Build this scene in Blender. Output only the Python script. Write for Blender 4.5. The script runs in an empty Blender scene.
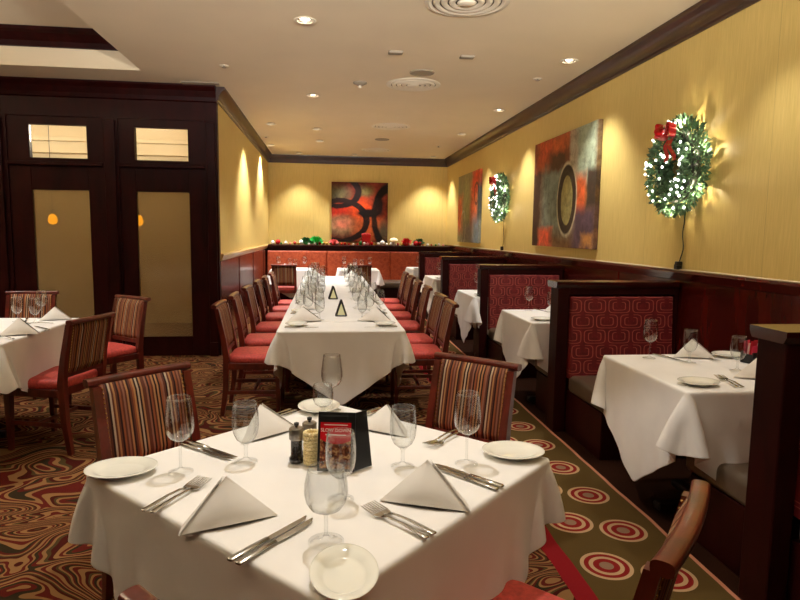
import bpy, bmesh, math, random
import numpy as np
from mathutils import Vector, Matrix, Euler, noise
PI = math.pi
random.seed(7)
SC = bpy.context.scene
COL = SC.collection

# ------------------------------------------------------------------ camera
CAM_H = 1.42
cam_d = bpy.data.cameras.new('camera'); cam = bpy.data.objects.new('camera', cam_d); COL.objects.link(cam)
cam_d.sensor_width = 36; cam_d.lens = 610 / 800 * 36; cam_d.clip_start = .02
def cam_axes(f=610., vx=327., vy=231.5, roll=.0132):
    a, b = vx - 400, vy - 300
    Y = Vector((a, -b, -f)).normalized()
    t = -(a * a + b * b + f * f) / (a + b * roll)
    X = Vector((a + t, -(b + roll * t), -f)).normalized()
    if t < 0: X = -X
    return X, Y, X.cross(Y)
R3 = Matrix(cam_axes())
cam.matrix_world = Matrix.Translation((0, 0, CAM_H)) @ R3.to_4x4()
SC.camera = cam

# ------------------------------------------------------------------ objects
def link(o, parent=None):
    COL.objects.link(o)
    if parent is not None: o.parent = parent
    return o
def meta(o, label=None, cat=None, group=None, kind=None):
    if label: o['label'] = label
    if cat: o['category'] = cat
    if group: o['group'] = group
    if kind: o['kind'] = kind
    return o
def thing(name, label, cat, loc=(0, 0, 0), rz=0, group=None):
    o = link(bpy.data.objects.new(name, None)); o.empty_display_size = .1
    o.location = loc; o.rotation_euler = (0, 0, rz)
    return meta(o, label, cat, group)
def obj(name, bm, m, parent=None, smooth=False, angle=None, sub=0):
    me = bpy.data.meshes.new(name)
    bmesh.ops.recalc_face_normals(bm, faces=bm.faces)
    bm.to_mesh(me); bm.free()
    for x in (m if isinstance(m, (list, tuple)) else [m]): me.materials.append(x)
    if smooth or angle:
        for p in me.polygons: p.use_smooth = True
        if angle: me.set_sharp_from_angle(angle=math.radians(angle))
    o = link(bpy.data.objects.new(name, me), parent)
    if sub:
        s = o.modifiers.new('sub', 'SUBSURF'); s.levels = s.render_levels = sub
    return o
def struct(name, bm, m, parent=None, **k):
    o = obj(name, bm, m, parent, **k)
    if parent is None: o['kind'] = 'structure'
    return o
KIDS = {}
def kids(o): return [c for c in COL.objects if c.parent == o]
def dup(src, loc=None, rz=None, label=None, group=None, scale=None, tree=None):
    if src.name not in KIDS:
        KIDS[src.name] = [(c, kids(c)) for c in kids(src)]
    r = src.copy(); COL.objects.link(r)
    if loc is not None: r.location = loc
    if rz is not None: r.rotation_euler = (0, 0, rz)
    if scale is not None: r.scale = scale if isinstance(scale, (tuple, list)) else (scale,) * 3
    if label: r['label'] = label
    if group: r['group'] = group
    for c, gs in KIDS[src.name]:
        cc = c.copy(); COL.objects.link(cc); cc.parent = r
        for g in gs:
            gg = g.copy(); COL.objects.link(gg); gg.parent = cc
    return r
class Proto:
    """first call moves the prototype, later calls copy it"""
    def __init__(s, root): s.root = root; s.used = False
    def put(s, loc, rz=0, label=None, group=None, scale=None):
        if s.used: return dup(s.root, loc, rz, label, group, scale)
        kids_ = s.root.name not in KIDS and KIDS.setdefault(s.root.name, [(c, kids(c)) for c in kids(s.root)])
        s.used = True; r = s.root; r.location = loc; r.rotation_euler = (0, 0, rz)
        if scale is not None: r.scale = scale if isinstance(scale, (tuple, list)) else (scale,) * 3
        return meta(r, label, None, group)
def face(fx, fy): return math.atan2(-fx, fy)

# ------------------------------------------------------------------ shapes
def NB(): return bmesh.new()
def box(bm, x0, x1, y0, y1, z0, z1, bev=0, mi=0, seg=2):
    t = bmesh.new()
    bmesh.ops.create_cube(t, size=1, matrix=Matrix.Translation(((x0 + x1) / 2, (y0 + y1) / 2, (z0 + z1) / 2)) @ Matrix.Diagonal((x1 - x0, y1 - y0, z1 - z0, 1)))
    if bev: bmesh.ops.bevel(t, geom=list(t.edges), offset=bev, segments=seg, profile=.5, affect='EDGES')
    return join(bm, t, mi)
def join(bm, t, mi=0, mat=None):
    if mat is not None: bmesh.ops.transform(t, matrix=mat, verts=t.verts)
    vm = [bm.verts.new(v.co) for v in t.verts]
    t.verts.index_update()
    for f in t.faces:
        try:
            g = bm.faces.new([vm[v.index] for v in f.verts]); g.material_index = mi; g.smooth = f.smooth
        except ValueError: pass
    t.free(); return bm
def boxm(bm, sx, sy, sz, mat, bev=0, mi=0):
    t = bmesh.new(); box(t, -sx / 2, sx / 2, -sy / 2, sy / 2, -sz / 2, sz / 2, bev)
    return join(bm, t, mi, mat)
def loft(bm, rings, cap=True, closed=True, mi=0):
    vs = [[bm.verts.new(p) for p in r] for r in rings]
    n = len(vs[0])
    for a, b in zip(vs, vs[1:]):
        for i in range(n if closed else n - 1):
            j = (i + 1) % n
            try: bm.faces.new((a[i], a[j], b[j], b[i])).material_index = mi
            except ValueError: pass
    if cap:
        for r in (vs[0], vs[-1]):
            try: bm.faces.new(r).material_index = mi
            except ValueError: pass
    return bm
def lathe(bm, prof, n=32, at=(0, 0, 0), mi=0, sx=1, sy=1):
    vs = []
    for r, z in prof:
        if r < 1e-5: vs.append([bm.verts.new((at[0], at[1], at[2] + z))])
        else: vs.append([bm.verts.new((at[0] + sx * r * math.cos(2 * PI * i / n), at[1] + sy * r * math.sin(2 * PI * i / n), at[2] + z)) for i in range(n)])
    for a, b in zip(vs, vs[1:]):
        for i in range(n):
            j = (i + 1) % n
            q = [a[i % len(a)], a[j % len(a)], b[j % len(b)], b[i % len(b)]]
            q = [v for k, v in enumerate(q) if v not in q[:k]]
            if len(q) > 2:
                try: bm.faces.new(q).material_index = mi
                except ValueError: pass
    return bm
def tube(bm, pts, r, n=8, mi=0, taper=None):
    pts = [Vector(p) for p in pts]; rings = []
    up = Vector((0, 0, 1)); prev = None
    for i, p in enumerate(pts):
        d = (pts[min(i + 1, len(pts) - 1)] - pts[max(i - 1, 0)]).normalized()
        a = prev - d * prev.dot(d) if prev is not None else d.orthogonal()
        a.normalize(); prev = a; b = d.cross(a)
        rr = r if taper is None else r * taper[i]
        rings.append([p + rr * (a * math.cos(2 * PI * k / n) + b * math.sin(2 * PI * k / n)) for k in range(n)])
    return loft(bm, rings, mi=mi)
def ball(bm, c, r, sub=2, mi=0, s=(1, 1, 1)):
    t = bmesh.new(); bmesh.ops.create_icosphere(t, subdivisions=sub, radius=r)
    return join(bm, t, mi, Matrix.Translation(c) @ Matrix.Diagonal((*s, 1)))
def prism(bm, poly, axis, a, b, mi=0):
    """extrude a 2D polygon along axis from a to b; poly in the two other axes (in xyz order)"""
    def p3(p, t):
        l = list(p); l.insert(axis, t); return tuple(l)
    return loft(bm, [[p3(p, a) for p in poly], [p3(p, b) for p in poly]], mi=mi)
def plane(bm, p0, p1, p2, p3): bm.faces.new([bm.verts.new(p) for p in (p0, p1, p2, p3)]); return bm

# ------------------------------------------------------------------ materials
def lin(c):
    f = lambda x: x / 12.92 if x <= .04045 else ((x + .055) / 1.055) ** 2.4
    return tuple(f(v / 255) for v in c) + (1,)
class G:
    """small node-graph helper"""
    def __init__(s, name):
        s.m = bpy.data.materials.new(name); s.m.use_nodes = True; s.nt = s.m.node_tree
        s.nt.nodes.clear(); s.out = s.nt.nodes.new('ShaderNodeOutputMaterial')
    def n(s, t, **k):
        d = s.nt.nodes.new('ShaderNode' + t)
        for a, b in k.items(): setattr(d, a, b)
        return d
    def set(s, sock, v):
        if hasattr(v, 'is_linked') or isinstance(v, bpy.types.NodeSocket): s.nt.links.new(v, sock)
        else: sock.default_value = v
    def math(s, op, a, b=0, c=0, clamp=False):
        d = s.n('Math', operation=op); d.use_clamp = clamp
        for i, v in enumerate((a, b, c)): s.set(d.inputs[i], v)
        return d.outputs[0]
    def xyz(s, kind='Object', scale=None):
        t = s.n('TexCoord'); x = s.n('SeparateXYZ'); s.nt.links.new(t.outputs[kind], x.inputs[0])
        return x.outputs[0], x.outputs[1], x.outputs[2]
    def coord(s, kind='Object', scale=(1, 1, 1), rot=(0, 0, 0)):
        t = s.n('TexCoord'); m = s.n('Mapping'); s.nt.links.new(t.outputs[kind], m.inputs[0])
        m.inputs['Scale'].default_value = scale; m.inputs['Rotation'].default_value = rot
        return m.outputs[0]
    def comb(s, x, y, z=0):
        d = s.n('CombineXYZ')
        for i, v in enumerate((x, y, z)): s.set(d.inputs[i], v)
        return d.outputs[0]
    def noise(s, vec, scale, detail=3, rough=.5, dist=0, out=0):
        d = s.n('TexNoise'); s.nt.links.new(vec, d.inputs['Vector'])
        d.inputs['Scale'].default_value = scale; d.inputs['Detail'].default_value = detail
        d.inputs['Roughness'].default_value = rough; d.inputs['Distortion'].default_value = dist
        return d.outputs[out]
    def ramp(s, fac, stops, interp='LINEAR'):
        d = s.n('ValToRGB'); d.color_ramp.interpolation = interp
        e = d.color_ramp.elements
        while len(e) > 1: e.remove(e[-1])
        e[0].position = stops[0][0]; e[0].color = lin(stops[0][1])
        for p, c in stops[1:]:
            q = e.new(p); q.color = lin(c)
        s.set(d.inputs[0], fac); return d.outputs[0]
    def mix(s, fac, a, b, mode='MIX'):
        d = s.n('Mix', data_type='RGBA', blend_type=mode)
        s.set(d.inputs[0], fac); s.set(d.inputs[6], lin(a) if isinstance(a, tuple) and len(a) == 3 else a); s.set(d.inputs[7], lin(b) if isinstance(b, tuple) and len(b) == 3 else b)
        return d.outputs[2]
    def bump(s, h, strength=.2, dist=.002):
        d = s.n('Bump'); d.inputs['Strength'].default_value = strength; d.inputs['Distance'].default_value = dist
        s.set(d.inputs['Height'], h); return d.outputs[0]
    def pbr(s, col, rough=.5, metal=0, spec=.5, normal=None, coat=0, sheen=0, coat_rough=.1):
        d = s.n('BsdfPrincipled')
        s.set(d.inputs['Base Color'], lin(col) if isinstance(col, tuple) and len(col) == 3 else col)
        s.set(d.inputs['Roughness'], rough); d.inputs['Metallic'].default_value = metal
        d.inputs['Specular IOR Level'].default_value = spec
        d.inputs['Coat Weight'].default_value = coat; d.inputs['Coat Roughness'].default_value = coat_rough
        d.inputs['Sheen Weight'].default_value = sheen
        if normal is not None: s.nt.links.new(normal, d.inputs['Normal'])
        s.nt.links.new(d.outputs[0], s.out.inputs[0]); return s.m
def plain(name, col, rough=.5, metal=0, spec=.5, coat=0, var=.0, nscale=20, bump=0):
    g = G(name); c = col; nrm = None
    if var or bump:
        f = g.noise(g.coord(), nscale, 4)
        if var: c = g.ramp(f, [(.3, tuple(v * (1 - var) for v in col)), (.7, tuple(min(255, v * (1 + var)) for v in col))])
        if bump: nrm = g.bump(f, bump)
    return g.pbr(c, rough, metal, spec, nrm, coat)
def wood(name, a, b, rough=.3, coat=.3, scale=(3, 3, 30), rot=(0, 0, 0), spec=.5):
    g = G(name); v = g.coord(scale=scale, rot=rot)
    f = g.noise(v, 2.2, 6, .6, .6)
    return g.pbr(g.ramp(f, [(.3, a), (.7, b)]), rough, 0, spec, g.bump(f, .06), coat)
def emis(name, col, strength):
    g = G(name); d = g.n('Emission'); d.inputs[0].default_value = lin(col); d.inputs[1].default_value = strength
    g.nt.links.new(d.outputs[0], g.out.inputs[0]); return g.m
def glassy(name, tint=(251, 252, 252), edge=(236, 238, 237), lo=.05, hi=.7):
    g = G(name)
    lw = g.n('LayerWeight'); lw.inputs[0].default_value = .5
    tr = g.n('BsdfTransparent')
    pw = g.math('POWER', lw.outputs['Facing'], 3.5)
    g.set(tr.inputs[0], g.mix(pw, tint, edge))
    gl = g.n('BsdfGlossy'); gl.inputs['Roughness'].default_value = .055
    fac = g.math('ADD', g.math('MULTIPLY', g.math('POWER', lw.outputs['Facing'], 2.6), hi), lo, clamp=True)
    ms = g.n('MixShader'); g.set(ms.inputs[0], fac)
    g.nt.links.new(tr.outputs[0], ms.inputs[1]); g.nt.links.new(gl.outputs[0], ms.inputs[2])
    g.nt.links.new(ms.outputs[0], g.out.inputs[0]); return g.m

M = {}
M['wood_chair'] = wood('cherry_wood', (52, 12, 7), (108, 34, 20), .3, .4, (6, 6, 2), spec=.5)
M['wood_dark'] = wood('dark_mahogany', (30, 5, 4), (48, 10, 8), .42, .03, (4, 4, 1), spec=.12)
M['wood_panel'] = wood('wainscot_mahogany', (50, 9, 5), (84, 20, 10), .26, .2, (3, 3, .8), spec=.35)
M['cap'] = wood('polished_cap_mahogany', (44, 9, 6), (64, 16, 10), .2, .6, (4, 4, 1), spec=.5)
M['crown'] = wood('crown_walnut', (42, 20, 12), (66, 36, 22), .35, .2, (2, 2, 8))
def wall_mat():
    g = G('gold_wallpaper'); x, y, z = g.xyz()
    h = g.math('ADD', x, y)
    seam = g.math('PINGPONG', g.math('ADD', h, 20), .68)
    sm = g.math('LESS_THAN', seam, .002)
    f = g.noise(g.coord(scale=(40, 40, 2)), 3, 3)
    c = g.ramp(f, [(.3, (204, 177, 102)), (.7, (217, 190, 116))])
    c = g.mix(g.math('MULTIPLY', sm, .35), c, (120, 92, 45))
    return g.pbr(c, .5, 0, .3, g.bump(f, .08))
M['wall'] = wall_mat()
M['cream'] = plain('cream_paint', (222, 205, 172), .75, spec=.2, var=.015, nscale=3)
M['ceiling'] = plain('ceiling_paint', (225, 208, 176), .7, spec=.3, var=.01, nscale=2)
M['white_metal'] = plain('painted_metal', (226, 214, 190), .5)
M['grey_metal'] = plain('grey_grille', (150, 138, 118), .6)
M['dark_metal'] = plain('dark_gap', (30, 26, 22), .7)
M['black'] = plain('black_plastic', (14, 13, 13), .35)
M['black_matte'] = plain('black_cloth_dark_paint', (9, 8, 8), .8, spec=.2)
M['steel'] = plain('polished_steel', (196, 194, 188), .16, 1)
M['steel_dull'] = plain('brushed_steel', (170, 165, 158), .35, 1)
M['brass'] = plain('nailhead_brass', (190, 150, 90), .25, 1)
M['ceramic'] = plain('white_china', (236, 236, 226), .12, spec=.6, coat=.3)
def cloth_mat(name, col=(240, 236, 228)):
    g = G(name); v = g.coord(scale=(1, 1, 1))
    f = g.noise(v, 420, 2); f2 = g.noise(v, 5, 3)
    return g.pbr(g.ramp(f2, [(.3, tuple(c * .97 for c in col)), (.7, col)]), .85, 0, .15, g.bump(f, .05, .001), sheen=.1)
M['linen'] = cloth_mat('white_linen', (240, 238, 235))
M['napkin'] = cloth_mat('napkin_linen', (238, 234, 228))
M['red_seat'] = plain('red_seat_fabric', (186, 72, 64), .55, spec=.35, var=.12, nscale=60, bump=.1)
M['vinyl'] = plain('taupe_vinyl', (92, 78, 64), .32, spec=.5, coat=.15, var=.05, nscale=8)
M['glass'] = glassy('clear_glass')
M['lens'] = emis('lamp_lens', (255, 240, 214), 14)
M['bulb'] = emis('fairy_bulb', (255, 250, 240), 4)
M['flame'] = emis('candle_glow', (255, 226, 150), .55)
M['shade_cream'] = emis('lantern_shade', (240, 222, 160), .3)
M['amber'] = emis('amber_shade', (255, 176, 40), 3.0)
def stripes():
    g = G('striped_upholstery'); x, y, z = g.xyz()
    t = g.math('FRACT', g.math('MULTIPLY', g.math('ADD', x, 1.0), 4.2))
    B, T, O, K, P, W = (88, 46, 30), (158, 112, 70), (132, 74, 42), (42, 22, 18), (130, 86, 66), (170, 148, 122)
    seq = [K, T, B, O, K, P, B, B, T, K, W, K, T, O, B, K, T, B, P, B, O, K, B, T, B, W, K, B, P, O, K, T]
    st = [(i / len(seq), c) for i, c in enumerate(seq)]
    c = g.ramp(t, st, 'CONSTANT')
    f = g.noise(g.coord(), 300, 2)
    return g.pbr(c, .75, 0, .2, g.bump(f, .1))
M['stripe'] = stripes()
def carpet():
    g = G('patterned_carpet'); x, y, z = g.xyz()
    v = g.comb(g.math('MULTIPLY', x, .8), g.math('MULTIPLY', y, 1.25), 0)
    f = g.noise(v, 2.3, .8, .5, .8)
    t = g.math('FRACT', g.math('MULTIPLY', f, 9))
    R, T, O, D, K = (92, 28, 22), (142, 104, 64), (76, 62, 34), (70, 22, 16), (50, 40, 24)
    sw = g.ramp(t, [(0, D), (.16, T), (.36, R), (.5, T), (.58, K), (.7, R), (.8, T), (.9, O)], 'CONSTANT')
    # border
    def circ(xc, y0, p):
        dy = g.math('SUBTRACT', g.math('FLOORED_MODULO', g.math('SUBTRACT', y, y0 - p / 2), p), p / 2)
        dx = g.math('SUBTRACT', x, xc)
        return g.math('SQRT', g.math('ADD', g.math('MULTIPLY', dx, dx), g.math('MULTIPLY', dy, dy)))
    d = g.math('MINIMUM', circ(1.425, 2.665, .40), circ(1.2, 2.37, .40))
    C, R2, O2 = (196, 160, 118), (136, 34, 32), (92, 72, 38)
    ring = g.ramp(g.math('MULTIPLY', d, 5), [(0, (146, 116, 92)), (.15, R2), (.28, C), (.37, R2), (.47, C), (.56, O2)], 'CONSTANT')
    wx = g.math('ADD', x, g.math('MULTIPLY', g.math('SUBTRACT', g.noise(g.comb(0, y, 0), 3, 1), .5), .02))
    bd = g.ramp(g.math('MULTIPLY', g.math('SUBTRACT', wx, .9), 1), [(0, (138, 26, 32)), (.16, O2), (.70, (206, 136, 104)), (.722, (44, 22, 12))], 'CONSTANT')
    isring = g.math('MULTIPLY', g.math('LESS_THAN', d, .111), g.math('MULTIPLY', g.math('GREATER_THAN', x, 1.07), g.math('LESS_THAN', x, 1.58)))
    bd = g.mix(isring, bd, ring)
    c = g.mix(g.math('GREATER_THAN', wx, .97), sw, bd)
    n = g.noise(g.coord(), 380, 2)
    c = g.mix(g.math('MULTIPLY', n, .35), c, (40, 26, 16))
    return g.pbr(c, .95, 0, .05, g.bump(n, .4, .004))
M['carpet'] = carpet()
def meander():
    g = G('booth_meander_fabric'); x, y, z = g.xyz()
    W, H = .18, .108
    row = g.math('FLOOR', g.math('DIVIDE', z, H))
    off = g.math('MULTIPLY', g.math('FLOORED_MODULO', row, 2), W / 2)
    cx = g.math('SUBTRACT', g.math('FLOORED_MODULO', g.math('ADD', x, off), W), W / 2)
    cz = g.math('SUBTRACT', g.math('FLOORED_MODULO', z, H), H / 2)
    ax = g.math('DIVIDE', g.math('ABSOLUTE', cx), W / 2); az = g.math('DIVIDE', g.math('ABSOLUTE', cz), H / 2)
    d = g.math('POWER', g.math('ADD', g.math('POWER', ax, 5), g.math('POWER', az, 5)), .2)
    # a slot that opens each second loop, so the bands read as an interlaced meander
    s = g.math('FRACT', g.math('MULTIPLY', d, 2.9))
    ln = g.math('LESS_THAN', g.math('ABSOLUTE', g.math('SUBTRACT', s, .5)), .10)
    slot = g.math('MULTIPLY', g.math('LESS_THAN', g.math('ABSOLUTE', cx), .018), g.math('GREATER_THAN', cz, -.02))
    ln = g.math('MULTIPLY', ln, g.math('SUBTRACT', 1, slot))
    n = g.noise(g.coord(), 25, 4)
    base = g.ramp(n, [(.3, (88, 15, 18)), (.7, (112, 24, 26))])
    c = g.mix(g.math('MULTIPLY', ln, .8), base, (176, 92, 78))
    return g.pbr(c, .5, 0, .4, g.bump(n, .08))
M['meander'] = meander()
def rust():
    g = G('rust_banquette_fabric'); n = g.noise(g.coord(), 18, 5, .65, .8)
    return g.pbr(g.ramp(n, [(.35, (150, 56, 30)), (.65, (188, 88, 52))]), .55, 0, .3, g.bump(n, .1))
M['rust'] = rust()

def painting(name, base, shapes, n_scale=6, warp=.1):
    """abstract paint layers in the canvas's own x / z metres, later layers on top"""
    g = G(name); v = g.coord(); x, y, z = g.xyz()
    w1 = g.math('MULTIPLY', g.math('SUBTRACT', g.noise(v, n_scale, 5, .65), .5), warp)
    w2 = g.math('MULTIPLY', g.math('SUBTRACT', g.noise(g.coord(rot=(1, 2, .5)), n_scale, 5, .65), .5), warp)
    tex = g.noise(v, 9, 6, .7, .4)
    c = g.ramp(tex, [(.35, base[0]), (.6, base[1])])
    for s in shapes:
        kind, cx, cz, rx, rz, soft, col, wob = s[:8]
        px = g.math('DIVIDE', g.math('SUBTRACT', g.math('ADD', x, g.math('MULTIPLY', w1, wob)), cx), rx)
        pz = g.math('DIVIDE', g.math('SUBTRACT', g.math('ADD', z, g.math('MULTIPLY', w2, wob)), cz), rz)
        if kind == 'box': d = g.math('MAXIMUM', g.math('ABSOLUTE', px), g.math('ABSOLUTE', pz))
        else: d = g.math('SQRT', g.math('ADD', g.math('MULTIPLY', px, px), g.math('MULTIPLY', pz, pz)))
        if kind == 'ring': d = g.math('ADD', 1, g.math('DIVIDE', g.math('SUBTRACT', g.math('ABSOLUTE', g.math('SUBTRACT', d, 1)), s[8]), s[8]))
        m = g.math('DIVIDE', g.math('SUBTRACT', 1 + soft, d), 2 * soft, clamp=True)
        m = g.math('MULTIPLY', m, g.math('ADD', g.math('MULTIPLY', tex, .8), .62), clamp=True)
        col2 = g.ramp(tex, [(.35, tuple(v_ * .82 for v_ in col)), (.65, tuple(min(255, v_ * 1.12) for v_ in col))])
        c = g.mix(m, c, col2)
    return g.pbr(c, .6, 0, .2, g.bump(tex, .15))

# ------------------------------------------------------------------ the room
XL, XR, YB, YP, ZC = -1.195, 2.535, 12.92, 7.03, 2.965   # left wall, right wall, back wall, partition face, ceiling
XF, YF = -6.0, -3.0                                       # far side of the room, front edge
bm = NB(); box(bm, XF, XR + .1, YF, YB + .1, -.1, 0); struct('floor', bm, M['carpet'])
TX, TY, TZ = -1.81, 6.45, 3.30                            # tray recess
bm = NB()
box(bm, TX, XR + .1, YF, YB + .1, ZC, ZC + .5); box(bm, XF, TX, TY, YB + .1, ZC, ZC + .5)
struct('ceiling', bm, M['ceiling'])
bm = NB(); box(bm, XF, TX, YF, TY, TZ, TZ + .1); struct('ceiling_tray', bm, M['ceiling'])
bm = NB(); prism(bm, [(TY, TZ), (TY - .13, TZ), (TY - .13, TZ - .03), (TY - .09, TZ - .05), (TY - .04, TZ - .11), (TY - .03, TZ - .16), (TY, TZ - .16)], 0, XF, TX)
struct('trim_tray', bm, M['wood_dark'])
bm = NB(); prism(bm, [(TX, TZ), (TX - .13, TZ), (TX - .13, TZ - .03), (TX - .09, TZ - .05), (TX - .04, TZ - .11), (TX - .03, TZ - .16), (TX, TZ - .16)], 1, YF, TY - .13)
struct('trim_tray_side', bm, M['wood_dark'])
bm = NB(); box(bm, XR, XR + .1, YF, YB + .1, 1.15, ZC); struct('wall_right', bm, M['wall'])
bm = NB(); box(bm, XL - .1, XR, YB, YB + .1, 0, ZC); struct('wall_back', bm, M['wall'])
bm = NB(); box(bm, XL - .1, XL, YP + .09, YB, 1.14, ZC); struct('wall_left', bm, M['wall'])
bm = NB(); box(bm, XF - .1, XF, YF, YB, 0, TZ); struct('wall_far_left', bm, M['cream'])
bm = NB(); box(bm, XF, XR + .1, YF - .1, YF, 0, TZ); struct('wall_front', bm, M['wood_panel'])
# wainscots
def wains(name, side, x, y0, y1, top, joints):
    s = 1 if side > 0 else -1
    bm = NB()
    if side > 0: box(bm, x, x + .1, y0, y1, 0, top)
    else: box(bm, x - .1, x, y0, y1, 0, top)
    for j in joints:
        a, b = (x - .008, x + .01) if side > 0 else (x - .01, x + .008)
        box(bm, a, b, j - .04, j + .04, .12, top - .04, .003)
    a, b = (x - .014, x) if side > 0 else (x, x + .014)
    box(bm, a, b, y0, y1, 0, .12, .004)
    return struct(name, bm, M['wood_panel'])
wains('wall_right_wainscot', 1, XR, YF, YB, 1.15, [0, 3.0, 5.1, 7.2, 9.3, 11.4])
wains('wall_left_wainscot', -1, XL, YP + .09, YB, 1.12, [8.6, 10.2, 11.8])
bm = NB(); prism(bm, [(XR, 1.175), (XR - .035, 1.175), (XR - .04, 1.16), (XR - .03, 1.14), (XR - .018, 1.11), (XR, 1.10)], 1, YF, YB); struct('trim_1', bm, M['wood_panel'])
bm = NB(); prism(bm, [(XL, 1.15), (XL + .035, 1.15), (XL + .04, 1.135), (XL + .03, 1.11), (XL + .015, 1.08), (XL, 1.07)], 1, YP + .05, YB); struct('trim_2', bm, plain('painted_lit_rail', (205, 172, 112), .35, coat=.3))  # pale colour stands in for the lamplight falling on this rail
# crown mouldings
def crown_prof(s): return [(0, 0), (-.09 * s, 0), (-.09 * s, -.02), (-.08 * s, -.035), (-.06 * s, -.05), (-.036 * s, -.085), (-.024 * s, -.12), (-.024 * s, -.135), (-.01 * s, -.145), (-.01 * s, -.16), (0, -.16)]
bm = NB(); prism(bm, [(XR + a, ZC + b) for a, b in crown_prof(1)], 1, YF, YB); struct('trim_3', bm, M['crown'], angle=50)
bm = NB(); prism(bm, [(XL + a, ZC + b) for a, b in crown_prof(-1)], 1, YP - .02, YB); struct('trim_4', bm, M['crown'], angle=50)
bm = NB(); prism(bm, [(YB + a, ZC + b) for a, b in crown_prof(.8)], 0, XL, XR); struct('trim_5', bm, M['crown'], angle=50)

# wooden partition with two glazed doors and transoms
bm = NB()
box(bm, XF, XL, YP, YP + .09, 2.6, ZC)
for x0, x1 in ((XF, -3.36), (-2.40, -2.235), (-1.33, XL)): box(bm, x0, x1, YP, YP + .09, 0, 2.6)
prism(bm, [(YP, ZC), (YP - .1, ZC), (YP - .1, ZC - .02), (YP - .06, ZC - .06), (YP - .03, ZC - .12), (YP - .02, ZC - .16), (YP, ZC - .17)], 0, XF, XL)
struct('wall_partition', bm, M['wood_dark'])
bm = NB()
for x0, x1 in ((-3.62, -3.40), (-2.375, -2.26), (-1.31, XL - .02)):
    box(bm, x0, x1, YP - .035, YP, 0, 2.58, .008); box(bm, x0 - .0, x1 + .0, YP - .05, YP - .03, 0, .16, .006)
struct('trim_6', bm, M['wood_dark'])
def frosted():
    g = G('frosted_door_glass')
    d = g.n('BsdfPrincipled'); d.inputs['Base Color'].default_value = lin((150, 130, 96)); d.inputs['Roughness'].default_value = .12
    d.inputs['Specular IOR Level'].default_value = .6
    t = g.n('BsdfTransparent'); t.inputs[0].default_value = lin((235, 225, 200))
    ms = g.n('MixShader'); ms.inputs[0].default_value = .55
    g.nt.links.new(t.outputs[0], ms.inputs[1]); g.nt.links.new(d.outputs[0], ms.inputs[2]); g.nt.links.new(ms.outputs[0], g.out.inputs[0]); return g.m
M['frosted'] = frosted()
M['pane'] = glassy('transom_glass')
for k, (gx0, gx1) in enumerate(((-3.14, -2.56), (-2.07, -1.51))):
    x0, x1 = ((-3.36, -2.40), (-2.235, -1.33))[k]
    bm = NB()
    y0, y1 = YP + .02, YP + .07
    for a in ((x0, gx0, 0, 2.08), (gx1, x1, 0, 2.08), (gx0, gx1, 0, .215), (gx0, gx1, 1.832, 2.08)): box(bm, a[0], a[1], y0, y1, a[2], a[3], .004)
    d = struct('door_%d' % (k + 1), bm, M['wood_dark'])
    bm = NB(); box(bm, gx0, gx1, YP + .038, YP + .05, .215, 1.832); obj('door_pane', bm, M['frosted'], d)
    bm = NB()
    for z0, z1 in ((.20, .222), (1.825, 1.847)): box(bm, gx0 - .01, gx1 + .01, y0 - .008, y0, z0, z1)
    obj('glazing_bead', bm, M['wood_dark'], d)
    bm = NB()
    for a in ((x0, x1, 2.08, 2.165), (x0, x1, 2.512, 2.6), (x0, gx0, 2.165, 2.512), (gx1, x1, 2.165, 2.512)): box(bm, a[0], a[1], YP + .015, YP + .075, a[2], a[3])
    box(bm, x0, x1, YP - .025, YP + .02, 2.085, 2.125, .006)
    t = struct('window_%d' % (k + 1), bm, M['wood_dark'])
    bm = NB(); box(bm, gx0, gx1, YP + .04, YP + .046, 2.165, 2.512); obj('window_pane', bm, M['pane'], t)
# the lit room behind the partition
bm = NB(); box(bm, XF, XL - .1, 9.6, 9.7, 0, 2.5); struct('wall_service_back', bm, M['cream'])
bm = NB(); box(bm, XF, XL - .1, 9.42, 9.6, 2.66, 2.72, .01); box(bm, XF, XL - .1, 9.5, 9.6, 2.5, ZC); struct('trim_7', bm, M['cream'])

# ------------------------------------------------------------------ ceiling fittings
def spot(parent, e, size=95, blend=.7, loc=(0, 0, -.03), col=(1, .965, .925), rad=.035):
    d = bpy.data.lights.new('downlight_beam', 'SPOT'); d.energy = e; d.spot_size = math.radians(size); d.spot_blend = blend
    d.color = col; d.shadow_soft_size = rad
    o = link(bpy.data.objects.new('downlight_beam', d), parent); o.location = loc; return o
t = thing('recessed_downlight', None, 'ceiling light')
bm = NB(); lathe(bm, [(.056, -.002), (.06, -.006), (.078, -.006), (.082, 0), (.056, .0)], 28); obj('trim_ring', bm, M['white_metal'], t, angle=40)
bm = NB(); lathe(bm, [(.056, .001), (.05, .02), (.046, .045)], 28); obj('reflector', bm, M['steel_dull'], t, smooth=True)
bm = NB(); lathe(bm, [(0, .008), (.03, .009), (.05, .018)], 24); obj('lens', bm, M['lens'], t, smooth=True)
DL = Proto(t)
mid_row = [(-.16, 4.71), (-.158, 7.21), (-.15, 9.52), (-.12, 10.75), (.543, 12.45), (-.55, 12.45)]
right_row = [(2.133, 5.40), (2.135, 7.64), (2.085, 9.54), (2.14, 12.45)]
left_row = [(-.805, 9.2), (-1.0, 11.43)]
hidden = [(-.02, 2.22), (-.16, -.2), (2.13, 3.2), (2.13, 1.0), (-.9, .4), (-2.4, 4.4), (-3.6, 5.2)]  # unseen: some continue the visible rows, the rest are added for brightness
o5 = ['first', 'second', 'third', 'fourth', 'fifth', 'sixth', 'seventh', 'eighth']
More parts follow.
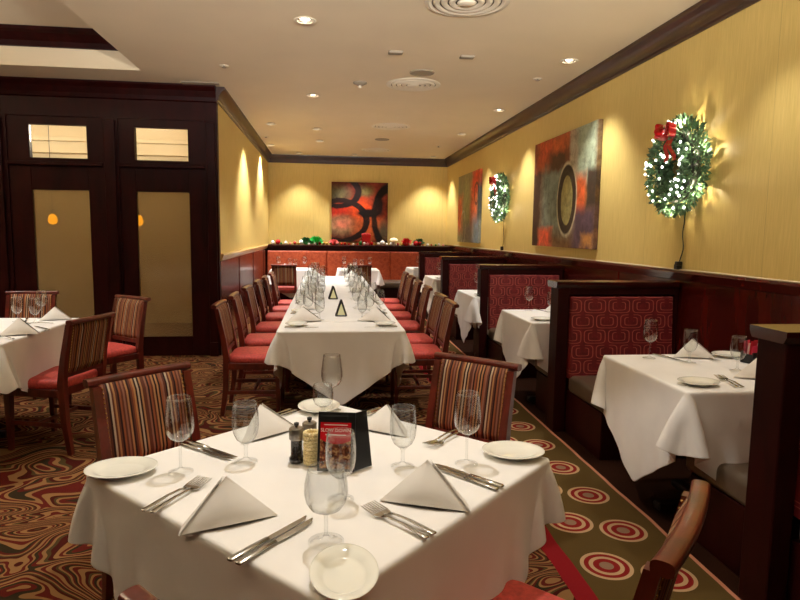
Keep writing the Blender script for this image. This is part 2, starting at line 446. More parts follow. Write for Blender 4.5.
def put_lights(lst, txt, e, size=95, blend=None):
    for i, (x, y) in enumerate(lst):
        z = ZC if not (x < TX and y < TY) else TZ
        r = DL.put((x, y, z - .012), 0, txt % o5[i], 'recessed ceiling downlights')
        spot(r, e[i] if isinstance(e, list) else e, size[i] if isinstance(size, list) else size, blend[i] if blend else .7)
put_lights(mid_row, 'small round downlight above the long table, %s going back in the middle row', [46, 50, 55, 40, 70, 70], [80, 95, 95, 95, 85, 85])
put_lights(right_row, 'small round downlight near the wreath wall, %s going back in that row', [62, 64, 60, 80], 88)
put_lights(left_row, 'small round downlight near the short gold side wall, %s going back', 130, 100)
put_lights(hidden, 'small round downlight overhead out of view, %s of those', [46, 0, 26, 6, 0, 55, 50], [76, 90, 76, 80, 80, 95, 95], [.15, .7, .7, .7, .7, .7, .7])

t = thing('ceiling_air_vent', None, 'ceiling vent')
bm = NB()
prof = [(.285, 0), (.285, -.006), (.255, -.012), (.245, -.006), (.235, -.006)]
lathe(bm, prof, 48); obj('outer_ring', bm, M['white_metal'], t, angle=40)
for r in (.228, .175, .122):
    bm = NB(); lathe(bm, [(r, -.003), (r - .008, -.016), (r - .02, -.02), (r - .046, -.008), (r - .044, -.004), (r - .02, -.012), (r - .004, -.002)], 48); obj('cone_ring', bm, M['white_metal'], t, angle=50)
bm = NB(); lathe(bm, [(0, -.024), (.05, -.022), (.066, -.012), (.06, -.002)], 32); obj('centre_cone', bm, M['white_metal'], t, smooth=True)
bm = NB(); lathe(bm, [(0, -.001), (.24, -.001)], 40); obj('dark_throat', bm, plain('throat_shadow_paint', (84, 74, 60), .7), t)
VN = Proto(t)
for (x, y), w in zip(((.93, 4.20), (.90, 6.55), (.932, 9.13), (.924, 11.75)), ('closest to the camera', 'beside the grey speaker disc', 'third going back', 'closest to the back wall')):
    VN.put((x, y, ZC - .001), 0, 'round ringed ceiling air diffuser, the one %s' % w, 'round ceiling diffusers')
t = thing('ceiling_speaker', None, 'speaker'); bm = NB(); lathe(bm, [(0, -.008), (.1, -.008), (.105, -.004)], 32); obj('grille', bm, M['grey_metal'], t)
bm = NB(); lathe(bm, [(.105, -.003), (.108, -.009), (.118, -.009), (.122, 0)], 32); obj('rim', bm, M['grey_metal'], t, angle=40)
SPK = Proto(t)
SPK.put((.915, 6.06, ZC), 0, 'flat grey round ceiling speaker just before the second diffuser', 'ceiling speakers')
SPK.put((.914, 10.4, ZC), 0, 'flat grey round ceiling speaker before the rearmost diffuser', 'ceiling speakers')
t = thing('smoke_detector', 'small round smoke detector hanging beside the second diffuser', 'smoke detector', (.341, 6.56, ZC))
bm = NB(); lathe(bm, [(0, -.03), (.035, -.03), (.05, -.02), (.07, -.012), (.072, 0)], 32); obj('housing', bm, M['grey_metal'], t, angle=40)
bm = NB(); lathe(bm, [(0, -.058), (.012, -.058), (.018, -.05), (.012, -.03)], 16); obj('sensor_dome', bm, M['white_metal'], t, smooth=True)
t = thing('ceiling_emergency_light', None, 'ceiling fitting')
bm = NB(); box(bm, -.062, .062, -.042, .042, -.016, 0, .004); obj('housing', bm, M['grey_metal'], t)
bm = NB(); box(bm, -.05, .05, -.034, .0, -.019, -.015, .001); obj('grille_plate', bm, M['grey_metal'], t)
EM = Proto(t)
EM.put((.587, 5.42, ZC), 0, 'small rectangular ceiling fitting above the long table', 'rectangular ceiling fittings')
EM.put((1.221, 5.45, ZC), 0, 'small rectangular ceiling fitting toward the wreath wall', 'rectangular ceiling fittings')
t = thing('ceiling_sprinkler', None, 'sprinkler')
bm = NB(); lathe(bm, [(.01, -.002), (.04, -.008), (.045, 0)], 24); obj('escutcheon', bm, M['white_metal'], t, smooth=True)
bm = NB(); lathe(bm, [(0, -.02), (.02, -.02), (.022, -.016), (.008, -.014), (.008, 0)], 16); obj('deflector', bm, M['grey_metal'], t, angle=40)
SK = Proto(t)
for (x, y), w in zip(((-.966, 6.13), (2.09, 6.1), (1.98, 11.0), (-1.0, 10.5)), ('near the corner of the dark partition', 'between the first two wall-side downlights', 'above the rearmost booth', 'deep along the short gold wall')):
    SK.put((x, y, ZC), 0, 'small pale sprinkler cap on the ceiling %s' % w, 'sprinkler caps')
bm = NB(); box(bm, -.19, .19, -.05, .05, -.012, 0, .003)
meta(obj('slot_vent', bm, M['grey_metal']), 'long narrow grey slot vent over the partition corner', 'vent').location = (-1.33, 6.86, ZC)

# ------------------------------------------------------------------ draped cloths (relaxed with position-based dynamics)
def drape(x0, x1, y0, y1, mid=.94, dg=.66, nin=22, nout=14, steps=230, iters=14, seed=1, h=None):
    """square table of half side h under a cloth whose hem is lowest at mid-side; grid lines follow the table edges"""
    rng = np.random.default_rng(seed)
    h = h or x1
    gi = np.linspace(-1, 1, nin + 1); gi = np.sort(np.concatenate([gi, [-1 + .008 / h, 1 - .008 / h]]))
    go = np.concatenate([[.02], np.arange(1, nout + 1) / nout]); N = len(gi) + 2 * len(go)
    gl = np.concatenate([-1 - go[::-1], gi, 1 + go])     # |g|<=1 on the top, 1..2 in the drop
    U, V = np.meshgrid(gl, gl, indexing='ij')
    m = np.maximum(np.abs(U), np.abs(V))
    mm = np.where(m < 1e-6, 1, m)
    du, dv = U / mm, V / mm                               # point on the unit square's border
    r = np.hypot(du, dv); r = np.where(r < 1e-6, 1, r); c, s_ = np.abs(du) / r, np.abs(dv) / r
    hi, lo = np.maximum(c, s_), np.minimum(c, s_)
    hi = np.where(hi < 1e-6, 1, hi)
    ro = mid / (hi + (mid - dg) / dg * lo)
    t = np.clip(m - 1, 0, 1)
    px = np.where(m <= 1, U * h, du * h + (du / r * ro - du * h) * t)
    py = np.where(m <= 1, V * h, dv * h + (dv / r * ro - dv * h) * t)
    P = np.stack([px, py, np.zeros_like(px)], -1)
    rest = P.copy()
    P[..., 2] += .004 + rng.normal(0, .0012, P.shape[:2])
    inside = (rest[..., 0] > x0 - .001) & (rest[..., 0] < x1 + .001) & (rest[..., 1] > y0 - .001) & (rest[..., 1] < y1 + .001)
    W = np.where(inside, 0., 1.)
    P[inside, 2] = 0.004
    idx = np.arange(N * N).reshape(N, N)
    groups = []
    def add(a, b, stiff):
        a, b = a.ravel(), b.ravel()
        L = np.linalg.norm(rest.reshape(-1, 3)[a] - rest.reshape(-1, 3)[b], axis=1)
        w = W.ravel()[a] + W.ravel()[b]; ok = w > 0
        groups.append((a[ok], b[ok], L[ok], stiff))
    for st in (0, 1):
        add(idx[st:-1:2, :], idx[st + 1::2, :], 1.); add(idx[:, st:-1:2], idx[:, st + 1::2], 1.)
        add(idx[st:-1:2, :-1], idx[st + 1::2, 1:], .3); add(idx[st:-1:2, 1:], idx[st + 1::2, :-1], .3)
    for st in (0, 1, 2, 3):
        add(idx[st:-2:4, :], idx[st + 2::4, :], .06); add(idx[:, st:-2:4], idx[:, st + 2::4], .06)
    X = P.reshape(-1, 3); w = W.ravel(); Vv = np.zeros_like(X); dt = 1 / 55
    e = .005
    for it in range(steps):
        Vv[:, 2] -= 2.2 * dt * (w > 0)
        Vv *= .965 if it < steps * .8 else .9
        old = X.copy(); X = X + Vv * dt * w[:, None]
        for _ in range(iters if it < steps - 1 else 60):
            for a, b, L, st in groups:
                d = X[b] - X[a]; l = np.linalg.norm(d, axis=1) + 1e-9
                wa, wb = w[a], w[b]; ws = wa + wb
                g = (st * (l - L) / l / ws)[:, None] * d
                X[a] += g * wa[:, None]; X[b] -= g * wb[:, None]
        dx0, dx1, dy0, dy1 = X[:, 0] - (x0 - e), (x1 + e) - X[:, 0], X[:, 1] - (y0 - e), (y1 + e) - X[:, 1]
        dz = .004 - X[:, 2]
        ins = (dx0 > 0) & (dx1 > 0) & (dy0 > 0) & (dy1 > 0) & (dz > 0) & (w > 0)
        D = np.stack([dx0, dx1, dy0, dy1, dz], 1); kmin = D.argmin(1)
        for kk, (ax, sg) in enumerate(((0, -1), (0, 1), (1, -1), (1, 1), (2, 1))):
            m = ins & (kmin == kk); X[m, ax] += sg * D[m, kk]
        X[:, 2] = np.maximum(X[:, 2], -.738)
        Vv = (X - old) / dt
        if it == steps - 2: Vv *= 0
    me = bpy.data.meshes.new('tablecloth')
    faces = [(idx[i, j], idx[i + 1, j], idx[i + 1, j + 1], idx[i, j + 1]) for i in range(N - 1) for j in range(N - 1)]
    me.from_pydata([tuple(p) for p in X], [], [tuple(int(v) for v in f) for f in faces])
    for p in me.polygons: p.use_smooth = True
    me.materials.append(M['linen'])
    return me
def cloth(me, label, loc, rz, group=None):
    o = link(bpy.data.objects.new('tablecloth', me)); o.location = loc; o.rotation_euler = (0, 0, rz)
    s = o.modifiers.new('thick', 'SOLIDIFY'); s.thickness = .002; s.offset = 1
    s2 = o.modifiers.new('sub', 'SUBSURF'); s2.levels = s2.render_levels = 1
    return meta(o, label, 'tablecloth', group or 'white tablecloths')
TOP = .742   # wooden top; cloth adds about half a centimetre
CT = TOP + .0085
def table(name, hx, hy, label, loc, rz, group, cols=((0, 0),)):
    t = thing(name, label, 'table', loc, rz, group)
    bm = NB(); box(bm, -hx + .03, hx - .03, -hy + .03, hy - .03, TOP - .045, TOP - .008, .006); obj('tabletop', bm, M['black_matte'], t)
    for cx, cy in cols:
        bm = NB(); lathe(bm, [(0, TOP - .036), (.11, TOP - .036), (.11, TOP - .05), (.05, TOP - .07), (.042, .2), (.05, .06), (0, .06)], 20, (cx, cy, 0)); obj('pedestal_column', bm, M['black'], t, angle=40)
        bm = NB()
        for a in (0, PI / 2): boxm(bm, .56, .07, .04, Matrix.Translation((cx, cy, .04)) @ Matrix.Rotation(a, 4, 'Z'), .012)
        obj('pedestal_foot', bm, M['black'], t)
    return t

# ------------------------------------------------------------------ dining chair
def make_chair():
    t = thing('dining_chair', None, 'chair')
    wd = M['wood_chair']
    for s in (-1, 1):
        # rear post: leg and back upright in one sweep
        pts = [(0, -.235, 0), (0, -.205, .2), (0, -.195, .45), (0, -.215, .6), (0, -.262, .83)]
        sz = [(.028, .03), (.036, .04), (.04, .046), (.036, .038), (.032, .03)]
        bm = NB(); x = s * .188
        loft(bm, [[(x + a * sx / 2, y + b * sy / 2, z) for a, b in ((-1, -1), (1, -1), (1, 1), (-1, 1))] for (_, y, z), (sx, sy) in zip(pts, sz)])
        obj('rear_leg', bm, wd, t)
        bm = NB(); x = s * .19
        loft(bm, [[(x + a * w / 2, .19 + b * w / 2, z) for a, b in ((-1, -1), (1, -1), (1, 1), (-1, 1))] for z, w in ((0, .026), (.05, .028), (.40, .042))])
        obj('front_leg', bm, wd, t)
    # crest rail: rounded bar, gently bowed backwards
    bm = NB(); rings = []
    for i in range(13):
        u = i / 12 * 2 - 1; x = u * .215; y = -.280 - .012 * (1 - u * u) ; z = .845
        h, dpt = .030, .021
        rings.append([(x, y + dpt * math.copysign(abs(math.cos(a)) ** .7, math.cos(a)), z + h * .5 * math.copysign(abs(math.sin(a)) ** .6, math.sin(a)) * (1.0)) for a in [2 * PI * k / 16 for k in range(16)]])
    loft(bm, rings); obj('crest_rail', bm, wd, t, angle=45)
    bm = NB(); box(bm, -.17, .17, -.218, -.193, .488, .522, .005); obj('lower_back_rail', bm, wd, t)
    # upholstered back
    bm = NB(); rings = []
    for k in range(9):
        v = k / 8; z = .515 + v * .32; yc = -.213 - .052 * v ** 1.25
        e = min(1, .35 + 3.2 * min(v, 1 - v) ** .7)
        row = []
        for side in (1, -1):
            for i in range(13):
                u = (i / 12 * 2 - 1) * side; bow = -.012 * (1 - u * u) * v
                th = .021 * e * (.55 + .45 * (1 - abs(u) ** 6))
                row.append((u * .172, yc + bow + side * th, z))
        rings.append(row)
    loft(bm, rings); obj('backrest', bm, M['stripe'], t, smooth=True)
    for s in (-1, 1):
        bm = NB()
        for side in (-1, 1):
            for k in range(17):
                v = (k + .5) / 17; z = .522 + v * .306; yc = -.213 - .052 * v ** 1.25
                ball(bm, (s * .166, yc + side * .0125, z), .0048, 1)
        obj('nailhead_trim', bm, M['brass'], t, smooth=True)
    # seat
    bm = NB()
    def seat_ring(z, g):
        out = []
        for x, y in ((-.19, -.19), (.19, -.19), (.225, .225), (-.225, .225)): out.append((x, y))
        pts = []
        for i in range(4):
            a, b = Vector(out[i]), Vector(out[(i + 1) % 4])
            for k in range(6):
                p = a.lerp(b, k / 6); c = Vector((0, .015)); d = p - c
                rr = 1 - .05 * (1 if k == 0 else 0)
                p = c + d * rr * g; pts.append((p.x, p.y, z))
        return pts
    loft(bm, [seat_ring(.415, .97), seat_ring(.425, 1.0), seat_ring(.448, 1.0), seat_ring(.462, .975), seat_ring(.471, .9), seat_ring(.475, .72), seat_ring(.477, .4)])
    obj('seat', bm, M['red_seat'], t, smooth=True)
    bm = NB(); box(bm, -.195, .195, -.19, -.165, .365, .415, .004); box(bm, -.2, .2, .18, .205, .365, .415, .004)
    for s in (-1, 1): box(bm, s * .2 - .0125, s * .2 + .0125, -.18, .19, .365, .415, .004)
    obj('seat_frame', bm, wd, t)
    for s in (-1, 1):
        bm = NB(); box(bm, s * .19 - .011, s * .19 + .011, -.2, .19, .17, .198, .004); obj('side_stretcher', bm, wd, t)
    bm = NB(); box(bm, -.185, .185, -.01, .012, .172, .196, .004); obj('cross_stretcher', bm, wd, t)
    return t
CH = Proto(make_chair())
def chair_at_crest(cx, cy, fx, fy, label, group):
    l = math.hypot(fx, fy); fx, fy = fx / l, fy / l
    return CH.put((cx + .285 * fx, cy + .285 * fy, 0), face(fx, fy), label, group)

# ------------------------------------------------------------------ tableware
def make_stem(name, bowl, foot_r, stem_r, zb, label_cat='glass'):
    t = thing(name, None, label_cat)
    bm = NB(); lathe(bm, [(r, z) for r, z in bowl], 36); obj('bowl', bm, M['glass'], t, smooth=True)
    bm = NB(); lathe(bm, [(foot_r, 0), (foot_r, .002), (foot_r * .6, .005), (stem_r * 2, .009), (stem_r * 1.1, .018), (stem_r, zb * .55), (stem_r * 1.1, zb * .85), (stem_r * 2.2, zb)], 32)
    obj('stem', bm, M['glass'], t, smooth=True)
    return t
def bowl_prof(pts, th=.0012):
    out = list(pts); inn = [(max(0, r - th), z + (th if r < .012 else 0)) for r, z in reversed(pts)]
    return out + inn
WG = Proto(make_stem('wine_glass', bowl_prof([(0, .09), (.014, .092), (.027, .1), (.036, .114), (.0395, .132), (.039, .152), (.036, .178), (.0325, .205), (.031, .214)]), .034, .0036, .092))
GB = Proto(make_stem('water_goblet', bowl_prof([(0, .056), (.014, .059), (.027, .07), (.035, .088), (.0385, .11), (.038, .14), (.035, .168), (.0335, .177)]), .034, .005, .058))
BG = Proto(make_stem('wide_wine_glass', bowl_prof([(0, .066), (.016, .068), (.033, .077), (.043, .092), (.0475, .112), (.046, .135), (.041, .158), (.039, .167)]), .039, .004, .068))
TG = Proto(make_stem('short_goblet', bowl_prof([(0, .032), (.016, .035), (.03, .045), (.037, .062), (.038, .085), (.0345, .112), (.033, .118)]), .032, .006, .033))
def make_plate():
    t = thing('bread_plate', None, 'plate')
    bm = NB()
    lathe(bm, [(0, .006), (.055, .006), (.064, .009), (.074, .0155), (.094, .019), (.0965, .0185), (.0965, .0165), (.076, .011), (.06, .0015), (.056, 0), (.05, 0), (.048, .003), (0, .003)], 48, sx=1.03, sy=.86)
    obj('dish', bm, M['ceramic'], t, smooth=True)
    bm = NB(); lathe(bm, [(.0955, .0185), (.0975, .0188), (.0975, .0172), (.0955, .0168)], 48, sx=1.03, sy=.86); obj('rim', bm, M['ceramic'], t, smooth=True)
    return t
PL = Proto(make_plate())
def strip(bm, secs, mi=0):
    """secs: (y, half width, z top, thickness)"""
    loft(bm, [[(-w, y, z - th * .3), (-w * .75, y, z), (w * .75, y, z), (w, y, z - th * .3), (w * .7, y, z - th), (-w * .7, y, z - th)] for y, w, z, th in secs], mi=mi)
def make_fork():
    t = thing('fork', None, 'fork')
    bm = NB(); strip(bm, [(-.1, .006, .006, .003), (-.097, .0085, .0062, .003), (-.07, .0075, .008, .0032), (-.02, .004, .0115, .0038), (.025, .0034, .0095, .0034), (.042, .006, .006, .0028)]); obj('handle', bm, M['steel'], t, smooth=True)
    bm = NB(); strip(bm, [(.04, .0055, .006, .0026), (.047, .0105, .0052, .0024), (.056, .0128, .0056, .0022), (.060, .013, .006, .0022)])
    for k in range(4):
        x = (k - 1.5) * .0074
        loft(bm, [[(x + a * w, y, z + b) for a, b in ((-1, 0), (1, 0), (1, -.002), (-1, -.002))] for y, w, z in ((.059, .0019, .006), (.085, .0015, .0088), (.106, .0008, .0125))])
    obj('tines', bm, M['steel'], t); return t
FK = Proto(make_fork())
def make_knife():
    t = thing('knife', None, 'knife')
    bm = NB(); strip(bm, [(-.118, .007, .0055, .004), (-.114, .0092, .0068, .0058), (-.06, .0078, .0072, .0062), (-.01, .0066, .0068, .0058)]); obj('handle', bm, M['steel'], t, smooth=True)
    bm = NB()
    loft(bm, [[(-.0068 + o, y, .0042), (w + o, y, .0036), (w + o, y, .0026), (-.0068 + o, y, .0022)] for y, w, o in ((-.012, .0062, 0), (.03, .0095, 0), (.08, .009, 0), (.105, .004, -.0), (.118, -.004, 0))]); obj('blade', bm, M['steel'], t); return t
KN = Proto(make_knife())
def make_napkin():
    t = thing('folded_napkin', None, 'napkin')
    A, B, C, T = Vector((-.115, 0, .0)), Vector((.115, 0, 0)), Vector((.02, .125, 0)), Vector((-.004, .05, .1))
    bm = NB(); n = 10
    def sheet(p, q, apex, bulge, off=Vector((0, 0, 0)), th=.004):
        nrm = (q - p).cross(apex - p).normalized()
        rows = []
        for i in range(n + 1):
            v = i / n
            rows.append([(p.lerp(q, j / n)).lerp(apex, v) + nrm * (bulge * math.sin(PI * j / n) * (1 - v) ** .6 * math.sin(PI * min(1, v * .8 + .2))) + off for j in range(n + 1)])
        for o in (0, 1):
            V = [[bm.verts.new(x - nrm * th * o) for x in r] for r in rows]
            for i in range(n):
                for j in range(n): 
                    try: bm.faces.new((V[i][j], V[i][j + 1], V[i + 1][j + 1], V[i + 1][j]))
                    except ValueError: pass
    sheet(A, B, T, .026); sheet(B, C, T, .01); sheet(C, A, T, .01)
    obj('folded_cloth', bm, M['napkin'], t, smooth=True)
    bm = NB()
    P0, P1 = B + Vector((.001, -.006, .001)), C + Vector((.022, -.02, .001)); A2 = T + Vector((.006, -.001, .003))
    n = 8; nrm = (P1 - P0).cross(A2 - P0).normalized()
    rows = [[P0.lerp(P1, j / n).lerp(A2, i / n) + nrm * (.012 * math.sin(PI * j / n) * (1 - i / n) + .001) for j in range(n + 1)] for i in range(n + 1)]
    for o in (0, 1):
        V = [[bm.verts.new(x - nrm * .003 * o) for x in r] for r in rows]
        for i in range(n):
            for j in range(n):
                bm.faces.new((V[i][j], V[i][j + 1], V[i + 1][j + 1], V[i + 1][j]))
    obj('turned_flap', bm, M['napkin'], t, smooth=True)
    return t
NP = Proto(make_napkin())
def put_line(pr, x0, y0, x1, y1, label, group, back=0., z=None):
    """lay cutlery with its handle end at (x0,y0) pointing at (x1,y1)"""
    a = math.atan2(-(x1 - x0), y1 - y0); l = math.hypot(x1 - x0, y1 - y0); h = .11
    return pr.put((x0 + (x1 - x0) / l * h, y0 + (y1 - y0) / l * h, CT if z is None else z), a, label, group)
def put_nap(ax, ay, bx, by, label, group, s=None, flip=False):
    a = math.atan2(by - ay, bx - ax); l = math.hypot(bx - ax, by - ay) / .23
    return NP.put(((ax + bx) / 2, (ay + by) / 2, CT), a, label, group, ((-l if flip else l), max(.8, min(1.05, l)), max(.85, min(1.05, l))) if s is None else s)

# ------------------------------------------------------------------ foreground table
FT = (0.004, 1.715)
table('square_table', .468, .468, 'black pedestal table under the large cloth of the close diamond-set table', (*FT, 0), PI / 4, 'square tables')
cloth(drape(-.468, .468, -.468, .468, .98, .548, 24, 18, seed=3), 'white cloth on the close diamond-turned table with the tent card', (*FT, TOP), PI / 4)
F = 'close table with the tent card'
gw, gg, gp, gf, gk, gn = 'wine glasses', 'water goblets', 'bread plates', 'forks', 'knives', 'folded napkins'
WG.put((-.403, 1.69, CT), 0, 'tall wine glass beside the oval plate at the close table\'s left corner', gw)
WG.put((.404, 1.682, CT), 0, 'tall wine glass beside the oval plate at the close table\'s right corner', gw)
WG.put((.018, 2.25, CT), 0, 'wine glass at the far corner of the close table, behind a short goblet', gw)
BG.put((-.002, 1.268, CT), 0, 'wide-bowled wine glass just behind the plate at the close table\'s near corner', gw)
GB.put((-.234, 1.752, CT), 0, 'water goblet in front of the folded napkin left of the pepper mills', gg)
GB.put((.216, 1.678, CT), 0, 'water goblet between tent card and right corner wine glass on the close table', gg)
GB.put((.034, 1.475, CT), .3, 'water goblet standing directly in front of the tent card', gg)
TG.put((-.015, 2.19, CT), 0, 'short goblet behind the tent card beside the far plate', gg)
PL.put((-.563, 1.70, CT), .05, 'oval white bread plate at the left corner of the close table', gp, .94)
PL.put((.563, 1.742, CT), -.15, 'oval white bread plate at the right corner of the close table', gp, .94)
PL.put((.033, 1.122, CT), PI / 2, 'oval white bread plate at the near corner of the close table', gp, (1.0, .80, 1))
PL.put((-.03, 2.27, CT), PI / 2, 'white bread plate at the far corner of the close table', gp)
def pair(pr, x0, y0, x1, y1, la, lb, grp, d=.02):
    l = math.hypot(x1 - x0, y1 - y0); nx, ny = (y1 - y0) / l * d / 2, -(x1 - x0) / l * d / 2
    put_line(pr, x0 + nx, y0 + ny, x1 + nx, y1 + ny, la, grp)
    put_line(pr, x0 - nx, y0 - ny, x1 - nx * .6, y1 - ny * .6, lb, grp)
pair(FK, -.427, 1.432, -.322, 1.633, 'fork closer to the left napkin, of the pair by the left corner plate', 'fork further from the left napkin, of the pair by the left corner plate', gf, .026)
pair(FK, .235, 1.257, .09, 1.43, 'fork closer to the right napkin, of the pair beside it', 'fork closer to the near plate, of the pair by the right napkin', gf, .026)
pair(FK, .458, 1.985, .333, 1.84, 'fork on the far side of the pair before the right striped chair', 'fork on the near side of the pair before the right striped chair', gf, .026)
pair(FK, -.12, 2.27, -.21, 2.13, 'fork on the pepper-mill side of the pair behind the mills', 'fork on the far edge side of the pair behind the mills', gf, .026)
pair(KN, -.183, 1.203, -.03, 1.39, 'knife closer to the wide wine glass, of the pair at the near left edge', 'knife closer to the left napkin, of the pair at the near left edge', gk, .024)
pair(KN, -.443, 1.928, -.283, 1.787, 'knife nearer the far napkin, of the pair before the left striped chair', 'knife nearer the left wine glass, of the pair before the left striped chair', gk, .024)
pair(KN, .449, 1.508, .30, 1.68, 'knife on the table edge side of the pair behind the right napkin', 'knife on the napkin side of the pair behind the right napkin', gk, .024)
pair(KN, .205, 2.245, .09, 2.13, 'knife on the far side of the pair behind the tent card', 'knife on the near side of the pair behind the tent card', gk, .024)
put_nap(-.325, 1.325, -.115, 1.405, 'white napkin folded to a peak between fork pair and knives at near left', gn, flip=True)
put_nap(.13, 1.462, .345, 1.378, 'white napkin folded to a peak near the right corner of the close table', gn)
put_nap(-.27, 1.905, -.10, 2.05, 'white peaked napkin seen through a goblet, left of the pepper mills', gn)
put_nap(.10, 2.04, .26, 1.93, 'white peaked napkin right of the tent card, before the right striped chair', gn)
# pepper mill, salt mill, candle, tent card
def mill(loc, label):
    t = thing('spice_mill', label, 'mill', loc, .3, 'spice mills')
    bm = NB(); lathe(bm, [(0, 0), (.02, 0), (.0215, .003), (.0215, .014), (.017, .02), (.017, .066)], 24); obj('jar', bm, plain('peppercorn_dark', (38, 34, 32), .2, coat=.6, var=.5, nscale=200), t, angle=40)
    bm = NB(); lathe(bm, [(.017, .066), (.0215, .07), (.0215, .1), (.019, .103), (0, .104)], 24); obj('grinder_cap', bm, M['steel_dull'], t, angle=40)
    bm = NB(); lathe(bm, [(.004, .103), (.004, .108), (.007, .11), (.0075, .117), (0, .12)], 16); obj('top_knob', bm, M['black'], t, angle=40)
mill((-.088, 1.742, CT), 'dark spice mill with steel cap, the one standing to the left'); mill((-.052, 1.79, CT), 'dark spice mill with steel cap, behind the beaded candle holder')
t = thing('candle_holder', 'cream beaded glass candle holder beside the two spice mills', 'candle holder', (-.044, 1.72, CT), .2)
bm = NB()
for k in range(9):
    for i in range(13):
        a = 2 * PI * (i + .5 * (k % 2)) / 13; ball(bm, (.0195 * math.cos(a), .0195 * math.sin(a), .008 + k * .0107), .0059, 2)
g = G('cream_bead_glass'); M['bead'] = g.pbr((240, 222, 168), .12, 0, .6, None, .4)
obj('beads', bm, M['bead'], t, smooth=True)
bm = NB(); lathe(bm, [(0, .001), (.019, .001), (.019, .095), (.0175, .095), (.0165, .006), (0, .006)], 24); obj('cup', bm, plain('cream_glass', (246, 232, 190), .2, spec=.5), t, angle=40)
bm = NB(); lathe(bm, [(0, .0065), (.0155, .0065), (.0155, .06), (0, .062)], 20); obj('candle', bm, M['flame'], t, angle=40)
def text_mesh(s, size, bold=False):
    c = bpy.data.curves.new('lettering', 'FONT'); c.body = s; c.size = size; c.align_x = 'CENTER'; c.align_y = 'CENTER'; c.resolution_u = 3
    o = bpy.data.objects.new('lettering', c); COL.objects.link(o)
    dg = bpy.context.evaluated_depsgraph_get(); me = bpy.data.meshes.new_from_object(o.evaluated_get(dg)); bpy.data.objects.remove(o); bpy.data.curves.remove(c)
    return me
t = thing('tent_card', 'black tent card with a red drinks poster standing between goblets', 'tent card', (.024, 1.655, CT), -.18)
tilt = Matrix.Rotation(math.radians(-9), 4, 'X')
bm = NB(); boxm(bm, .105, .006, .165, tilt @ Matrix.Translation((0, 0, .084)), .001); obj('front_board', bm, M['black'], t)
bm = NB(); boxm(bm, .07, .006, .160, Matrix.Translation((.052, .004, 0)) @ Matrix.Rotation(math.radians(48), 4, 'Z') @ tilt @ Matrix.Translation((.033, .004, .081)), .001); obj('side_board', bm, M['black'], t)
bm = NB(); boxm(bm, .09, .005, .162, Matrix.Translation((0, .065, 0)) @ Matrix.Rotation(math.radians(15), 4, 'X') @ Matrix.Translation((0, 0, .081)), .001); obj('back_board', bm, M['black'], t)
g = G('poster_print'); x, y, z = g.xyz()
nz = g.noise(g.coord(), 60, 4, .6)
ph = g.ramp(nz, [(.35, (30, 14, 12)), (.5, (120, 60, 36)), (.6, (196, 150, 96)), (.7, (90, 24, 24))])
lo = g.math('LESS_THAN', z, .085)
ed = g.math('SINE', g.math('MULTIPLY', x, 90)); 
M['poster'] = g.pbr(g.mix(g.math('LESS_THAN', g.math('ADD', z, g.math('MULTIPLY', g.math('MULTIPLY', x, x), -6)), .078), (196, 18, 30), ph), .25, 0, .5)
bm = NB(); boxm(bm, .087, .0012, .128, tilt @ Matrix.Translation((-.002, -.0036, .074)))
obj('poster', bm, M['poster'], t)
M['ink'] = plain('white_ink', (240, 224, 216), .5)
me = text_mesh('SLOW DOWN', .0132); me.transform(tilt @ Matrix.Translation((-.002, -.0048, .116)) @ Matrix.Rotation(PI / 2, 4, 'X')); me.materials.append(M['ink'])
link(bpy.data.objects.new('lettering', me), t)
for w_, zz in ((.066, .1315), (.058, .1035)):
    bm = NB(); boxm(bm, w_, .0006, .0022, tilt @ Matrix.Translation((-.002, -.0044, zz))); obj('printed_rule', bm, M['ink'], t)
# foreground chairs
gc = 'striped dining chairs'
chair_at_crest(-.745, 2.50, .7, -.7, 'striped-back chair with red wood frame at the close table, behind the left corner plate', gc)
chair_at_crest(.675, 2.66, -.7, -.74, 'striped-back chair at the close table, behind the right corner wine glass', gc)
chair_at_crest(.722, 1.098, -.755, .655, 'chair cut by the bottom edge with wooden crest rail beside the booth aisle', gc)
chair_at_crest(-.15, .80, .66, .75, 'chair at the bottom edge of which only the crest end shows', gc)

# ------------------------------------------------------------------ long table
LY0, UL, NU, LXC, LH = 4.14, .862, 6, .10, .435
t = table('long_banquet_table', LH, NU * UL / 2, 'long banquet table of joined tops running toward the back wall', (LXC, LY0 + NU * UL / 2, 0), 0, None, [(0, (k - (NU - 1) / 2) * UL) for k in range(NU)])
me_end = drape(-LH, LH, -UL / 2, 9, .955, .56, seed=5, h=LH)
me_mid = drape(-LH, LH, -9, 9, .93, .575, 12, 9, steps=150, iters=10, seed=6, h=LH)
cloth(me_end, 'white cloth hanging in a point over the near end of the long table', (LXC, LY0 + UL / 2, TOP), 0)
for k in range(1, NU):
    last = k == NU - 1
    cloth(me_end if last else me_mid, 'white overlay cloth on the long table, %s' % ('over its end by the back banquette' if last else o5[k] + ' from the near end'), (LXC, LY0 + UL * (k + .5), TOP - .0 + (.0013 * (k % 2))), PI if last else 0)
lrow = [4.88, 5.54, 6.30, 7.03, 7.68, 8.38]; rrow = [4.93, 5.50, 6.34, 7.10, 7.87, 8.58]
for i in range(6):
    chair_at_crest(-.845 + .018 * i, lrow[i], 1, (-.02, .03, -.02, .02, .04, 0)[i], 'striped chair on the partition side of the long table, %s from near end' % o5[i], gc)
    chair_at_crest(1.03 + .018 * i, rrow[i], -1, (.02, -.03, .03, .04, -.02, .02)[i], 'striped chair on the booth side of the long table, %s from near end' % o5[i], gc)
LZ = CT + .003
